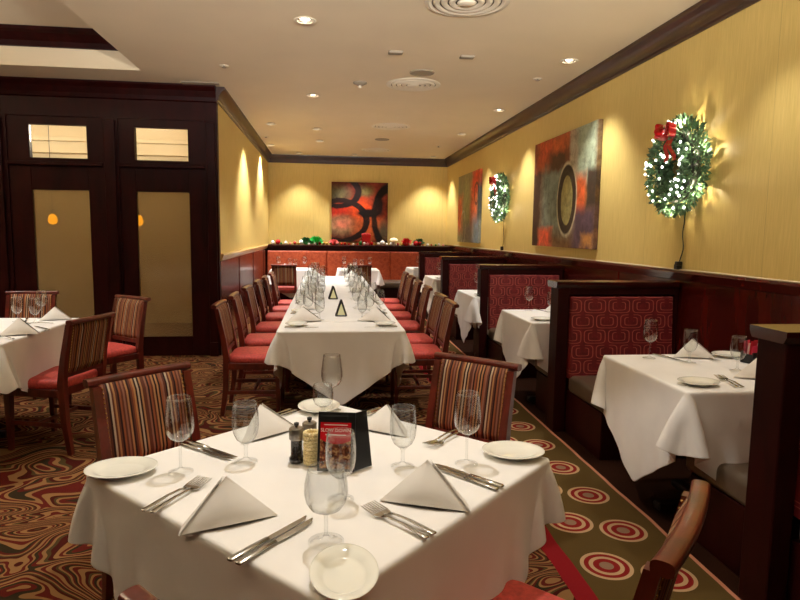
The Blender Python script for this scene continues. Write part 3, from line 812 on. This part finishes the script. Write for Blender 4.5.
for i in range(7):
    y = 4.52 + i * .72
    for s in (-1, 1):
        side = 'partition' if s < 0 else 'booth'; w = '%s side of long table, setting %s from near end' % (side, o5[i])
        xe = LXC + s * LH
        j = lambda a=.02: random.uniform(-a, a)
        if s < 0: o = put_nap(xe + .04, y - .02, xe + .30, y + .06 + j(), 'peaked napkin, ' + w, gn)
        else: o = put_nap(xe - .31, y + .04 + j(), xe - .05, y - .02, 'peaked napkin, ' + w, gn)
        o.location.z = LZ
        for pr, dx, dy, nm, gr in ((WG, .20, .17, 'wine glass, inner of pair, ', gw), (WG, .13, .27, 'wine glass, outer of pair, ', gw), (GB, .28, .11, 'water goblet, ', gg)):
            if i == 6 and dy > .2: dy = .2
            pr.put((xe - s * dx + j(.012), y + dy + j(), LZ), j(1), nm + w, gr)
        o = PL.put((xe - s * .12, y - .17, LZ), PI / 2 + j(.2), 'bread plate, ' + w, gp)
        o = put_line(KN, xe - s * .05, y - .28, xe - s * .28, y - .27 + j(), 'knife, ' + w, gk, z=LZ)
        o = put_line(FK, xe - s * .05, y + .2, xe - s * .28, y + .21 + j(), 'fork, ' + w, gf, z=LZ)
t = thing('candle_lantern', None, 'candle lantern')
W2, H2 = .041, .125
def tri_bar(bm, y):
    pts = [(-W2, y, 0), (W2, y, 0), (0, y, H2)]
    for a, b in ((0, 1), (1, 2), (2, 0)): tube(bm, [pts[a], pts[b]], .008, 6)
bm = NB(); tri_bar(bm, -.025); tri_bar(bm, .025)
for x, z in ((-W2, 0), (W2, 0), (0, H2)): tube(bm, [(x, -.025, z), (x, .025, z)], .0055, 6)
obj('frame', bm, M['black'], t)
bm = NB(); prism(bm, [(-W2 + .006, .003), (W2 - .006, .003), (0, H2 - .014)], 1, -.02, .02); obj('glowing_shade', bm, M['shade_cream'], t)
LT = Proto(t)
LT.put((.112, 4.86, LZ), 0, 'black triangular candle lantern, the one closer to the near end of the long table', 'candle lanterns')
LT.put((.06, 6.1, LZ), .1, 'black triangular candle lantern, the one farther along the long table', 'candle lanterns')

# ------------------------------------------------------------------ booths
PX0, PX1, PTH = 1.62, XR - .016, .15
panels = [2.03, 4.19, 6.38, 8.55, 10.68]
nth = ['first', 'second', 'third', 'fourth', 'rearmost']
def booth(yc, i):
    t = thing('booth_bench', 'dark wood back-to-back booth bench, %s going back along the wreath wall' % nth[i], 'booth', (PX0, yc, 0), 0, 'booth benches')
    wd = M['wood_dark']; L = PX1 - PX0; h = PTH / 2
    bm = NB()
    box(bm, 0, .085, -h, h, 0, 1.045, .006)
    box(bm, .085, L - .03, -h, h, 1.0, 1.045); box(bm, L - .03, L, -h, h, 0, 1.045, .004)
    box(bm, .085, L - .03, -.03, .03, 0, 1.0)
    obj('panel_frame', bm, wd, t)
    bm = NB(); prism(bm, [(-h - .02, 1.09), (-h - .02, 1.07), (-h - .006, 1.045), (h + .006, 1.045), (h + .02, 1.07), (h + .02, 1.09)], 0, -.02, L); obj('cap_rail', bm, M['cap'], t)
    for s in (-1, 1):
        d = .62 if s < 0 else .56
        bm = NB()
        loft(bm, [[(.09 + a, s * (y), z) for a, y, z in ((0, .032, .40), (L - .125, .032, .40), (L - .125, .032, .99), (0, .032, .99))],
                  [(.09 + a, s * (y), z) for a, y, z in ((0, .105, .40), (L - .125, .105, .40), (L - .125, .066, .985), (0, .066, .985))],
                  [(.10 + a, s * (y), z) for a, y, z in ((0, .125, .41), (L - .145, .125, .41), (L - .145, .082, .975), (0, .082, .975))]])
        obj('back_cushion', bm, M['meander'], t)
        bm = NB(); y0, y1 = sorted((s * .08, s * (h + d))); box(bm, .09, L - .02, y0, y1, .30, .425, .035, seg=4); obj('seat_cushion', bm, M['vinyl'], t, angle=40)
        y0, y1 = sorted((s * .06, s * (h + d - .06)))
        bm = NB(); box(bm, .095, L - .02, y0, y1, .0, .305, .004); obj('seat_base', bm, wd, t)
    return t
for i, y in enumerate(panels): booth(y, i)
BH = .405; BX = 1.552 + BH + .003
bt_y = [2.825, 4.86, 6.73, 9.2, 11.5]
me_b = drape(-BH, BH, -BH, BH, .985, .575, seed=11)
for i, y in enumerate(bt_y):
    w = nth[i] + ' booth going back'
    table('square_table', BH, BH, 'black pedestal table hidden under the cloth in the %s' % w, (BX, y, 0), 0, 'square tables')
    cloth(me_b, 'white pointed cloth on the table of the %s' % w, (BX, y, TOP), 0)
    b = lambda dx, dy: (BX + dx, y + dy, CT)
    far, nr = 'rear seat of the %s' % w, 'near seat of the %s' % w
    WG.put(b(-.20, .29), 0, 'wine glass toward the aisle at the ' + far, gw)
    GB.put(b(-.04, .17), 0, 'water goblet at the ' + far, gg)
    GB.put(b(.085, -.04), 0, 'water goblet at the ' + nr, gg)
    PL.put(b(-.28, -.285), .1, 'bread plate toward the aisle at the ' + nr, gp)
    PL.put(b(.285, .31), .1, 'bread plate by the wall at the ' + far, gp)
    put_nap(BX - .05, y + .31, BX + .17, y + .25, 'peaked napkin at the ' + far, gn)
    put_nap(BX - .03, y - .17, BX + .18, y - .27, 'peaked napkin at the ' + nr, gn)
    put_line(KN, BX - .115, y + .39, BX - .04, y + .13, 'knife at the ' + far, gk)
    put_line(FK, BX + .13, y + .38, BX + .13, y + .16, 'fork at the ' + far, gf)
    pair(FK, BX - .13, y - .37, BX - .095, y - .14, 'fork closer to the wall at the ' + nr, 'fork closer to the aisle at the ' + nr, gf, .024)
# sweetener holder on the first booth table
t = thing('sugar_caddy', 'small black holder of pink and white sugar packets on the first booth table', 'sugar holder', (BX + .31, bt_y[0] + .15, CT), .3)
bm = NB(); box(bm, -.05, .05, -.035, .035, 0, .006, .002)
for s in (-1, 1): box(bm, -.05, .05, s * .033 - .002, s * .033 + .002, .004, .06, .001); box(bm, s * .049 - .002, s * .049 + .002, -.035, .035, .004, .05, .001)
obj('tray', bm, M['black'], t)
pk = [plain('pink_packet', (214, 52, 84), .5), plain('white_packet', (238, 232, 226), .5), plain('red_packet', (186, 24, 40), .5)]
for k in range(10):
    bm = NB(); boxm(bm, .045, .0035, .085, Matrix.Translation((-.024 + .048 * (k % 2), -.026 + .0058 * k, .052 + .012 * ((k * 7) % 3))) @ Matrix.Rotation(random.uniform(-.12, .12), 4, 'Y'), .001)
    obj('sugar_packet', bm, pk[k % 3 if k < 6 else 0], t)

# ------------------------------------------------------------------ table to the left
LTX, LTY, LTH = -2.42, 4.27, .555
table('square_table', LTH, LTH, 'black pedestal table under the cloth before the glazed doors', (LTX, LTY, 0), -.02, 'square tables')
cloth(drape(-LTH, LTH, -LTH, LTH, 1.02, .72, seed=21), 'white cloth on the table before the frosted glass doors, at the left edge', (LTX, LTY, TOP), -.02)
L = 'left-edge table'
chair_at_crest(-1.50, 4.10, -.95, .28, 'striped chair with its back to us on the near side of the left-edge table', gc)
chair_at_crest(-1.62, 5.33, -.62, -.78, 'striped chair standing in front of the second frosted door', gc)
chair_at_crest(-2.6, 5.75, 0, -1, 'striped chair behind the left-edge table, before the first frosted door', gc)
for (x, y), w in zip(((-2.43, 4.42), (-2.2, 4.62), (-2.09, 4.95 - .2), (-2.05, 4.55)), ('by the frame edge', 'second from the frame edge', 'at the far right corner', 'before the far right napkin')):
    (WG if 'corner' in w and 'front' not in w else GB).put((x, y, CT), 0, ('wine glass' if 'corner' in w and 'front' not in w else 'water goblet') + ', %s, %s' % (L, w), gw if 'corner' in w and 'front' not in w else gg)
put_nap(-2.02, 3.98, -1.80, 4.06, 'peaked napkin near the front edge of the ' + L, gn)
put_nap(-2.62, 4.42, -2.40, 4.48, 'peaked napkin cut by the frame edge on the ' + L, gn)
put_nap(-2.07, 4.64, -1.87, 4.72, 'peaked napkin at the far right corner of the ' + L, gn)
put_line(KN, -1.82, 4.22, -1.98, 4.38, 'knife right of the front napkin on the ' + L, gk)
put_line(FK, -1.86, 3.86, -2.06, 4.0, 'fork left of the front napkin on the ' + L, gf)
put_line(KN, -2.2, 4.76, -2.12, 4.55, 'knife between the goblets on the ' + L, gk)
put_line(FK, -1.9, 4.5, -2.1, 4.5, 'fork before the far right corner napkin on the ' + L, gf)
PL.put((-2.35, 4.2, CT), .2, 'bread plate near the frame edge on the ' + L, gp)

# ------------------------------------------------------------------ back banquette, its ledge, tables and chairs
BQ = thing('back_banquette', 'rust upholstered banquette with dark wooden ledge along the back wall', 'bench', (0, 0, 0))
xs = [XL + .02, .0, 1.27, XR - .02]
bm = NB(); box(bm, XL + .01, XR - .02, 12.36, YB - .002, 1.06, 1.115); prism(bm, [(12.33, 1.19 - .075), (12.33, 1.14), (12.36, 1.15), (YB - .002, 1.15), (YB - .002, 1.115)], 0, XL + .01, XR - .02); obj('ledge', bm, M['wood_dark'], BQ)
bm = NB(); box(bm, XL + .01, XR - .02, 12.4, YB - .002, 0, 1.06); obj('back_frame', bm, M['wood_dark'], BQ)
for a, b in zip(xs, xs[1:]):
    bm = NB()
    loft(bm, [[(a + .004, 12.4, .42), (b - .004, 12.4, .42), (b - .004, 12.4, 1.035), (a + .004, 12.4, 1.035)], [(a + .004, 12.28, .42), (b - .004, 12.28, .42), (b - .004, 12.33, 1.03), (a + .004, 12.33, 1.03)], [(a + .02, 12.265, .43), (b - .02, 12.265, .43), (b - .02, 12.315, 1.01), (a + .02, 12.315, 1.01)]])
    obj('back_cushion', bm, M['rust'], BQ)
bm = NB(); box(bm, XL + .01, XR - .02, 11.62, 12.3, .35, .465, .035, seg=4); obj('seat_cushion', bm, M['vinyl'], BQ, angle=40)
bm = NB(); box(bm, XL + .01, XR - .02, 11.68, 12.36, 0, .36); obj('seat_base', bm, M['wood_dark'], BQ)
for k, (x, w) in enumerate(((-.62, 'by the short gold wall'), (.56, 'under the back painting'))):
    y = 11.1; hb = .36
    table('square_table', hb, hb, 'black pedestal table under cloth at the banquette, %s' % w, (x, y, 0), 0, 'square tables')
    if k == 0: me_k = drape(-hb, hb, -hb, hb, .86, .54, 14, 10, steps=200, seed=31)
    cloth(me_k, 'white cloth on small banquette table, %s' % w, (x, y, TOP), 0)
    chair_at_crest(x - .10 if k == 0 else x - .01, 10.42, 0, 1, 'dark-backed chair facing the back banquette, the one %s' % w, gc)
    for dx, dy, pr, nm, gr in ((.22, .1, WG, 'wine glass on the booth side', gw), (-.25, .12, WG, 'wine glass on the partition side', gw), (-.05, .18, GB, 'water goblet at the rear', gg), (.06, -.12, GB, 'water goblet at the front', gg)):
        pr.put((x + dx, y + dy, CT), 0, '%s of the banquette table %s' % (nm, w), gr)
    put_nap(x - .22, y - .05, x - .02, y, 'peaked napkin on the banquette table %s' % w, gn)
# ornaments on the ledge
ocol = {'red': (190, 26, 30), 'white': (240, 232, 222), 'green': (30, 120, 50), 'gold': (206, 160, 70), 'pink': (224, 120, 120)}
om = {k: plain('%s_bauble' % k, v, .2, .25 if k == 'gold' else 0, coat=.5) for k, v in ocol.items()}
ZL = 1.15
protos = {}
for k in ocol:
    t = thing('bauble', None, 'ornament'); bm = NB(); ball(bm, (0, 0, .032), .032, 3); obj('ball', bm, om[k], t, smooth=True)
    bm = NB(); lathe(bm, [(.008, .062), (.008, .072), (0, .073)], 12); obj('cap', bm, M['steel_dull'], t, angle=40)
    protos[k] = Proto(t)
seq = ['white', 'pink', 'white', 'red', 'gold', 'red', 'white', 'pink', 'red', 'white', 'green', 'white', 'red', 'gold']
n = 0
x = XL + .12
while x < XR - .15:
    k = seq[(n * 5 + n // 3) % len(seq)]; n += 1
    protos[k].put((x, 12.5 + random.uniform(-.08, .1), ZL), random.random() * 3, '%s bauble in the Christmas row on the back ledge' % k, '%s baubles on the back ledge' % k, random.choice((.65, .8, .9, 1.1, 1.3, 1.6)))
    x += random.uniform(.05, .095)
def cluster(name, label, cat, loc, leaf_m, n, r, fl=None, seed=0, h=.5):
    rr = random.Random(seed); t = thing(name, label, cat, loc)
    bm = NB()
    for i in range(n):
        a = rr.uniform(0, 2 * PI); el = rr.uniform(.05, 1.35); d = Vector((math.cos(a) * math.cos(el), math.sin(a) * math.cos(el), math.sin(el) * h * 2))
        p = d * r * .25 + Vector((0, 0, .02)); q = d * r + Vector((0, 0, .03)); s = d.orthogonal().normalized() * r * .22
        m_ = p.lerp(q, .55) + Vector((0, 0, r * .12))
        v = [bm.verts.new(c) for c in (p, m_ + s, q, m_ - s)]; bm.faces.new((v[0], v[1], v[2])); bm.faces.new((v[0], v[2], v[3]))
    obj('leaves', bm, leaf_m, t)
    if fl: 
        bm = NB(); ball(bm, (0, 0, .02), r * .33, 2); obj('core', bm, fl, t, smooth=True)
    return t
M['leaf_green'] = plain('bright_green_foil', (40, 160, 66), .3, coat=.4); M['leaf_red'] = plain('red_petal', (200, 24, 36), .5); M['leaf_dark'] = plain('holly_green', (24, 84, 40), .4)
cluster('foil_bow', 'bright green foil bow on the back ledge, left of the back painting', 'bow', (.0 - .22, 12.5, ZL), M['leaf_green'], 46, .16, om['green'], 1, .5)
cluster('foil_bow', 'darker green foil bow beside the bright one on the back ledge', 'bow', (-.42, 12.52, ZL), M['leaf_dark'], 40, .13, om['green'], 2, .5)
cluster('poinsettia', 'red poinsettia on the back ledge, right of the back painting', 'flower', (1.62, 12.5, ZL), M['leaf_red'], 34, .14, om['red'], 3, .5)
cluster('holly_sprig', 'green holly sprig beside the right poinsettia on the ledge', 'holly', (1.88, 12.5, ZL), M['leaf_dark'], 34, .14, om['green'], 4, .5)
cluster('poinsettia', 'pale red poinsettia on the ledge under the back painting\'s left edge', 'flower', (.13, 12.5, ZL), om['pink'], 30, .12, om['red'], 5, .4)
t = thing('gift_bag', 'tall red gift bag standing under the back painting', 'gift bag', (.79, 12.5, ZL), .1)
bm = NB(); loft(bm, [[(a * w, b * .045, z) for a, b in ((-1, -1), (1, -1), (1, 1), (-1, 1))] for z, w in ((0, .08), (.1, .085), (.21, .095))]); obj('bag', bm, om['red'], t)
bm = NB()
for k in range(5): ball(bm, (-.07 + .035 * k, 0, .215 + .012 * (k % 2)), .028, 2)
obj('tissue', bm, M['leaf_red'], t, smooth=True)
t = thing('snow_lamp', 'small white mushroom-shaped lamp on the ledge right of the painting', 'ornament', (1.36, 12.5, ZL))
bm = NB(); lathe(bm, [(0, 0), (.05, 0), (.05, .02), (.03, .03), (.026, .1), (0, .1)], 20); obj('stem', bm, om['white'], t, angle=40)
bm = NB(); lathe(bm, [(0, .165), (.05, .155), (.085, .125), (.09, .1), (0, .095)], 24); obj('cap', bm, plain('cream_cap', (246, 232, 190), .4), t, angle=50)

# ------------------------------------------------------------------ paintings
def canvas(name, w, h, loc, rz, m, label):
    t = thing(name, label, 'painting', loc, rz)
    bm = NB(); box(bm, -w / 2, w / 2, -.022, .022, -h / 2, h / 2, .004); obj('canvas', bm, m, t)
    return t
p_near = painting('abstract_near', ((96, 66, 40), (128, 96, 58)), [
    ('box', -.75, .1, .14, .6, .5, (74, 46, 28), 3), ('box', -.2, -.05, .36, .38, .25, (128, 138, 122), 1.5), ('box', -.25, .45, .5, .16, .4, (190, 92, 44), 2),
    ('box', -.5, .48, .2, .12, .4, (196, 84, 44), 2), ('box', -.1, .33, .3, .1, .5, (84, 54, 30), 2), ('box', .6, .35, .24, .3, .15, (158, 168, 140), .8), ('box', .32, .1, .1, .5, .3, (176, 164, 136), 1),
    ('box', .5, -.08, .14, .2, .3, (214, 98, 50), 1.2), ('box', .78, -.02, .1, .18, .2, (70, 54, 42), 1), ('box', .62, -.42, .26, .2, .3, (96, 74, 84), 1.2), ('box', -.45, -.5, .2, .1, .4, (222, 92, 56), 1.5),
    ('box', .72, -.52, .12, .07, .5, (188, 130, 70), 2), ('box', -.78, -.5, .1, .2, .6, (66, 40, 26), 3),
    ('ell', .17, -.1, .27, .39, .04, (196, 184, 150), .2), ('ell', .17, -.1, .245, .36, .03, (60, 44, 32), .2), ('ell', .175, -.11, .155, .255, .03, (166, 156, 98), .25)])
canvas('wall_painting', 1.74, 1.2, (XR - .024, 6.385, 1.885), -PI / 2, p_near, 'large abstract painting with a dark oval ring between the two wreaths')
p_far = painting('abstract_far', ((130, 122, 84), (150, 140, 100)), [
    ('box', -.65, -.1, .22, .3, .4, (216, 100, 52), 1.2), ('box', .45, .0, .24, .36, .4, (226, 116, 78), 1), ('box', .6, .42, .28, .2, .3, (220, 86, 56), 1), ('box', .6, -.45, .24, .25, .5, (128, 142, 150), 1), ('box', -.1, .1, .2, .5, .4, (150, 146, 100), 1),
    ('box', 0, -.45, .4, .18, .6, (120, 110, 104), 1), ('ring', -.35, -.35, .18, .3, .1, (176, 170, 150), .3, .07), ('ring', .62, .22, .14, .17, .1, (120, 60, 40), .3, .14), ('box', .78, .1, .07, .3, .3, (70, 72, 70), 1)])
canvas('wall_painting', 1.64, 1.22, (XR - .024, 10.76, 1.87), -PI / 2, p_far, 'orange and olive abstract painting beyond the farther wreath, by the back corner')
p_back = painting('abstract_back', ((70, 22, 14), (100, 38, 22)), [
    ('ell', -.45, .38, .22, .16, .5, (92, 84, 58), 1), ('ell', .08, .02, .34, .24, .5, (216, 72, 26), 1.5), ('ell', -.45, .02, .2, .16, .5, (170, 40, 22), 1.5), ('ell', .35, .38, .2, .22, .5, (150, 62, 44), 1.5), ('ell', .14, .44, .15, .1, .5, (116, 104, 62), 1),
    ('ell', -.4, -.28, .32, .18, .5, (150, 118, 84), 1), ('ell', -.35, -.25, .17, .1, .5, (206, 120, 92), 1), ('ell', .2, -.32, .3, .26, .5, (196, 92, 44), 1), ('ell', .5, -.4, .14, .2, .6, (84, 72, 50), 1),
    ('ring', -.45, .42, .42, .3, .2, (28, 14, 12), .6, .16), ('ring', -.42, -.18, .56, .42, .15, (34, 18, 14), .6, .12), ('ell', .2, -.02, .26, .085, .25, (20, 13, 12), .8), ('ring', .62, -.1, .32, .6, .3, (30, 20, 14), .6, .18), ('ell', .42, .12, .08, .2, .5, (34, 16, 14), 1)])
canvas('wall_painting', 1.175, 1.235, (.68, YB - .024, 1.828), 0, p_back, 'dark red and orange abstract painting above the back ledge')

# ------------------------------------------------------------------ wreaths
M['wleaf'] = plain('wreath_needles', (74, 104, 72), .5, var=.4, nscale=30); M['wire'] = plain('green_wire', (26, 30, 20), .5)
def bow_mat():
    g = G('red_ribbon'); x, y, z = g.xyz()
    f = g.noise(g.coord(), 18, 2)
    return g.pbr(g.ramp(f, [(.45, (190, 22, 26)), (.6, (206, 60, 40)), (.66, (206, 160, 90))]), .4, 0, .5)
M['bow'] = bow_mat()
def wreath(label, yc, zc, R, flip, seed):
    rr = random.Random(seed)
    t = thing('christmas_wreath', label, 'wreath', (XR - .002, yc, zc), -PI / 2, 'lit Christmas wreaths')   # local x along wall (towards camera is +x... -y world), -y out of wall
    ring = R * .62; tr = R * .40
    bm = NB()
    for i in range(3400):
        a = rr.uniform(0, 2 * PI); b = rr.uniform(0, 2 * PI); q = rr.uniform(.35, 1) ** .5 * tr
        d = Vector((math.cos(a), 0, math.sin(a)))
        nrm = d * math.cos(b) + Vector((0, -1, 0)) * math.sin(b) * .55
        p = d * ring + nrm * q * .75 + Vector((0, -tr * .58, 0))
        dirv = (nrm + Vector((rr.uniform(-1, 1), rr.uniform(-.8, .3), rr.uniform(-1, 1))) * .8).normalized()
        if p.y > -.01: p.y = -.01
        l = rr.uniform(.03, .058); s = dirv.orthogonal().normalized(); s = (Matrix.Rotation(rr.uniform(0, PI), 3, dirv) @ s) * l * .2
        e = p + dirv * l
        if e.y > -.004: e.y = -.004
        m_ = p + dirv * l * .45
        v = [bm.verts.new(c) for c in (p, m_ + s, e, m_ - s)]; bm.faces.new(v)
    obj('foliage', bm, M['wleaf'], t)
    bm = NB(); pts = [(ring * math.cos(2 * PI * k / 40), -tr * .55, ring * math.sin(2 * PI * k / 40)) for k in range(41)]; tube(bm, pts, .03, 8); obj('wire_ring', bm, M['wire'], t, smooth=True)
    first = None
    for k in range(62):
        a = rr.uniform(0, 2 * PI); b = rr.uniform(.15, PI - .15); d = Vector((math.cos(a), 0, math.sin(a)))
        p = d * (ring + tr * .85 * math.cos(b)) + Vector((0, -tr * .6 - tr * .62 * math.sin(b), 0))
        if first is None:
            bm = NB(); ball(bm, (0, 0, 0), .008, 1, s=(1, 1, 1.3)); first = obj('light_bulb', bm, M['bulb'], t, smooth=True); first.location = p
        else:
            o = first.copy(); COL.objects.link(o); o.parent = t; o.location = p
    for k in range(7):
        a = 2 * PI * k / 7 + .3
        d = bpy.data.lights.new('fairy_glow', 'POINT'); d.energy = .95; d.color = (1, .86, .62); d.shadow_soft_size = .006
        o = link(bpy.data.objects.new('fairy_glow', d), t); o.location = (math.cos(a) * R * .84, -.095 - .02 * (k % 2), math.sin(a) * R * .84)
    # bow at upper side away from the camera
    bx, bz = R * .06, R * .66
    bm = NB()
    for s, up in ((-1, .5), (1, .4), (-1, -.4), (1, -.35), (-1, .05), (1, .0)):
        pts = []; dv = Vector((s, 0, up)).normalized(); L_ = .1
        for k in range(11):
            u = k / 10 * 2 * PI
            pts.append(Vector((bx, -tr * 1.08, bz)) + dv * L_ * (1 - math.cos(u)) / 2 * 1.0 + Vector((-dv.z, 0, dv.x)) * .028 * math.sin(u) + Vector((0, -.045 * math.sin(u / 2), 0)))
        rows = []
        for p in pts: rows.append((bm.verts.new(p + Vector((0, -.026, .006))), bm.verts.new(p + Vector((0, .026, -.006)))))
        for a_, b_ in zip(rows, rows[1:]): bm.faces.new((a_[0], b_[0], b_[1], a_[1]))
    for s in (-.6, .25):
        rows = []
        for k in range(8):
            p = Vector((bx + s * .12 * k / 7 + .012 * math.sin(k * 1.3), -tr * 1.08 + .012 * math.cos(k), bz - .2 * k / 7)); rows.append((bm.verts.new(p + Vector((-.022, 0, 0))), bm.verts.new(p + Vector((.022, .004, 0)))))
        for a_, b_ in zip(rows, rows[1:]): bm.faces.new((a_[0], b_[0], b_[1], a_[1]))
    ball(bm, (bx, -tr * 1.08 - .02, bz), .025, 2)
    obj('ribbon_bow', bm, M['bow'], t, smooth=True)
    bm = NB(); zb = 1.18 - zc
    pts = [(.0 + .012 * math.sin(k * .9) + .02 * math.sin(k / 12 * PI), -.012, -R * .85 + (zb + .05 + R * .85) * k / 12) for k in range(13)]; tube(bm, pts, .004, 6); cd = obj('power_cord', bm, M['wire'], t, smooth=True)
    bm = NB(); box(bm, -.028, .02, -.045, -.006, zb + .002, zb + .04, .006); box(bm, -.01, .03, -.05, -.01, zb + .03, zb + .06, .006); obj('plug', bm, M['black'], cd)
    return t
wreath('lit green Christmas wreath with red bow, the large one over the first booth', 4.12, 1.905, .36, 0, 5)
wreath('lit green Christmas wreath with red bow, between the two wall paintings', 8.6, 1.93, .36, 0, 6)
bm = NB(); pts = [(XR - .02 + .004 * math.sin(k * 1.7), 2.2 + k * .28, 1.179 + .004 * abs(math.sin(k * 2.3))) for k in range(36)]; tube(bm, pts, .006, 6)
meta(obj('power_cable', bm, M['cream'], smooth=True), 'thin pale cable lying along the wall rail under the wreaths', 'cable')

t = thing('added_bowl_uplight', None, 'pendant lamp')  # uplights added out of view to brighten the ceiling
bm = NB(); lathe(bm, [(0, 0), (.1, .012), (.18, .06), (.22, .13), (.212, .13), (.172, .066), (.095, .02), (0, .01)], 32); obj('bowl', bm, M['cream'], t, smooth=True)
bm = NB(); lathe(bm, [(.008, .01), (.008, .74)], 8); obj('stem', bm, M['black'], t)
BP = Proto(t)
for (x, y), e, wd in zip(((-3.4, 2.6), (-4.4, 5.2)), (95, 90), ('over the tray area at the side', 'over the far side tables')):
    o = BP.put((x, y, TZ - .72), 0, 'added unseen bowl uplight ' + wd, 'added bowl uplights')
    sp = spot(o, e, 165, .5, (0, 0, .16)); sp.rotation_euler = (PI, 0, 0); sp.data.shadow_soft_size = .1
t = thing('added_floor_uplighter', None, 'added floor lamp')  # lamps added behind the camera to throw light onto the ceiling
bm = NB(); lathe(bm, [(0, 0), (.15, 0), (.15, .02), (.02, .04), (.014, 1.55), (.06, 1.6), (.11, 1.7), (.105, 1.7), (.05, 1.61), (0, 1.6)], 28); obj('stand', bm, M['black'], t, angle=40)
UP = Proto(t)
for (x, y), e, aim, wd in (((-.9, -2.4), 950, (.5, 6.2), 'behind the camera on the partition side'), ((1.3, -2.4), 950, (.3, 7.5), 'behind the camera on the booth side')):
    o = UP.put((x, y, 0), 0, 'added tall floor uplighter ' + wd, 'added floor uplighters')
    sp = spot(o, e, 60, 1, (0, 0, 1.688)); v = Vector((aim[0] - x, aim[1] - y, ZC - 1.6)); sp.rotation_euler = v.to_track_quat('-Z', 'Y').to_euler(); sp.data.shadow_soft_size = .012
# pendants seen through the frosted doors
t = thing('pendant_lamp', None, 'pendant lamp')
bm = NB(); lathe(bm, [(0, .0), (.04, .01), (.055, .05), (.04, .11), (.015, .13)], 20); obj('shade', bm, M['amber'], t, smooth=True)
bm = NB(); lathe(bm, [(.015, .13), (.012, .17), (.004, .18), (.004, ZC - 1.5)], 8); obj('stem', bm, M['black'], t)
PD = Proto(t)
PD.put((-3.30, 7.9, 1.46), 0, 'amber pendant lamp glowing behind the first frosted door', 'amber pendants'); PD.put((-2.30, 7.9, 1.46), 0, 'amber pendant lamp glowing behind the second frosted door', 'amber pendants')
for x in (-4.2, -2.6):
    d = bpy.data.lights.new('service_light', 'POINT'); d.energy = 22; d.color = (1, .86, .64); d.shadow_soft_size = .1
    o = link(bpy.data.objects.new('service_light', d)); o.location = (x, 8.3, 2.6)

# ------------------------------------------------------------------ world and view
w = bpy.data.worlds.new('world'); SC.world = w; w.use_nodes = True
bg = w.node_tree.nodes['Background']; bg.inputs[0].default_value = (1, .80, .56, 1); bg.inputs[1].default_value = .1
SC.view_settings.view_transform = 'Standard'; SC.view_settings.look = 'None'; SC.view_settings.gamma = 1; SC.view_settings.use_curve_mapping = False
SC.view_settings.exposure = 1.12
SC.cycles.use_denoising = True
SC.cycles.transparent_max_bounces = 40; SC.cycles.max_bounces = 10; SC.cycles.diffuse_bounces = 5; SC.cycles.glossy_bounces = 5
SC.cycles.sample_clamp_indirect = 6
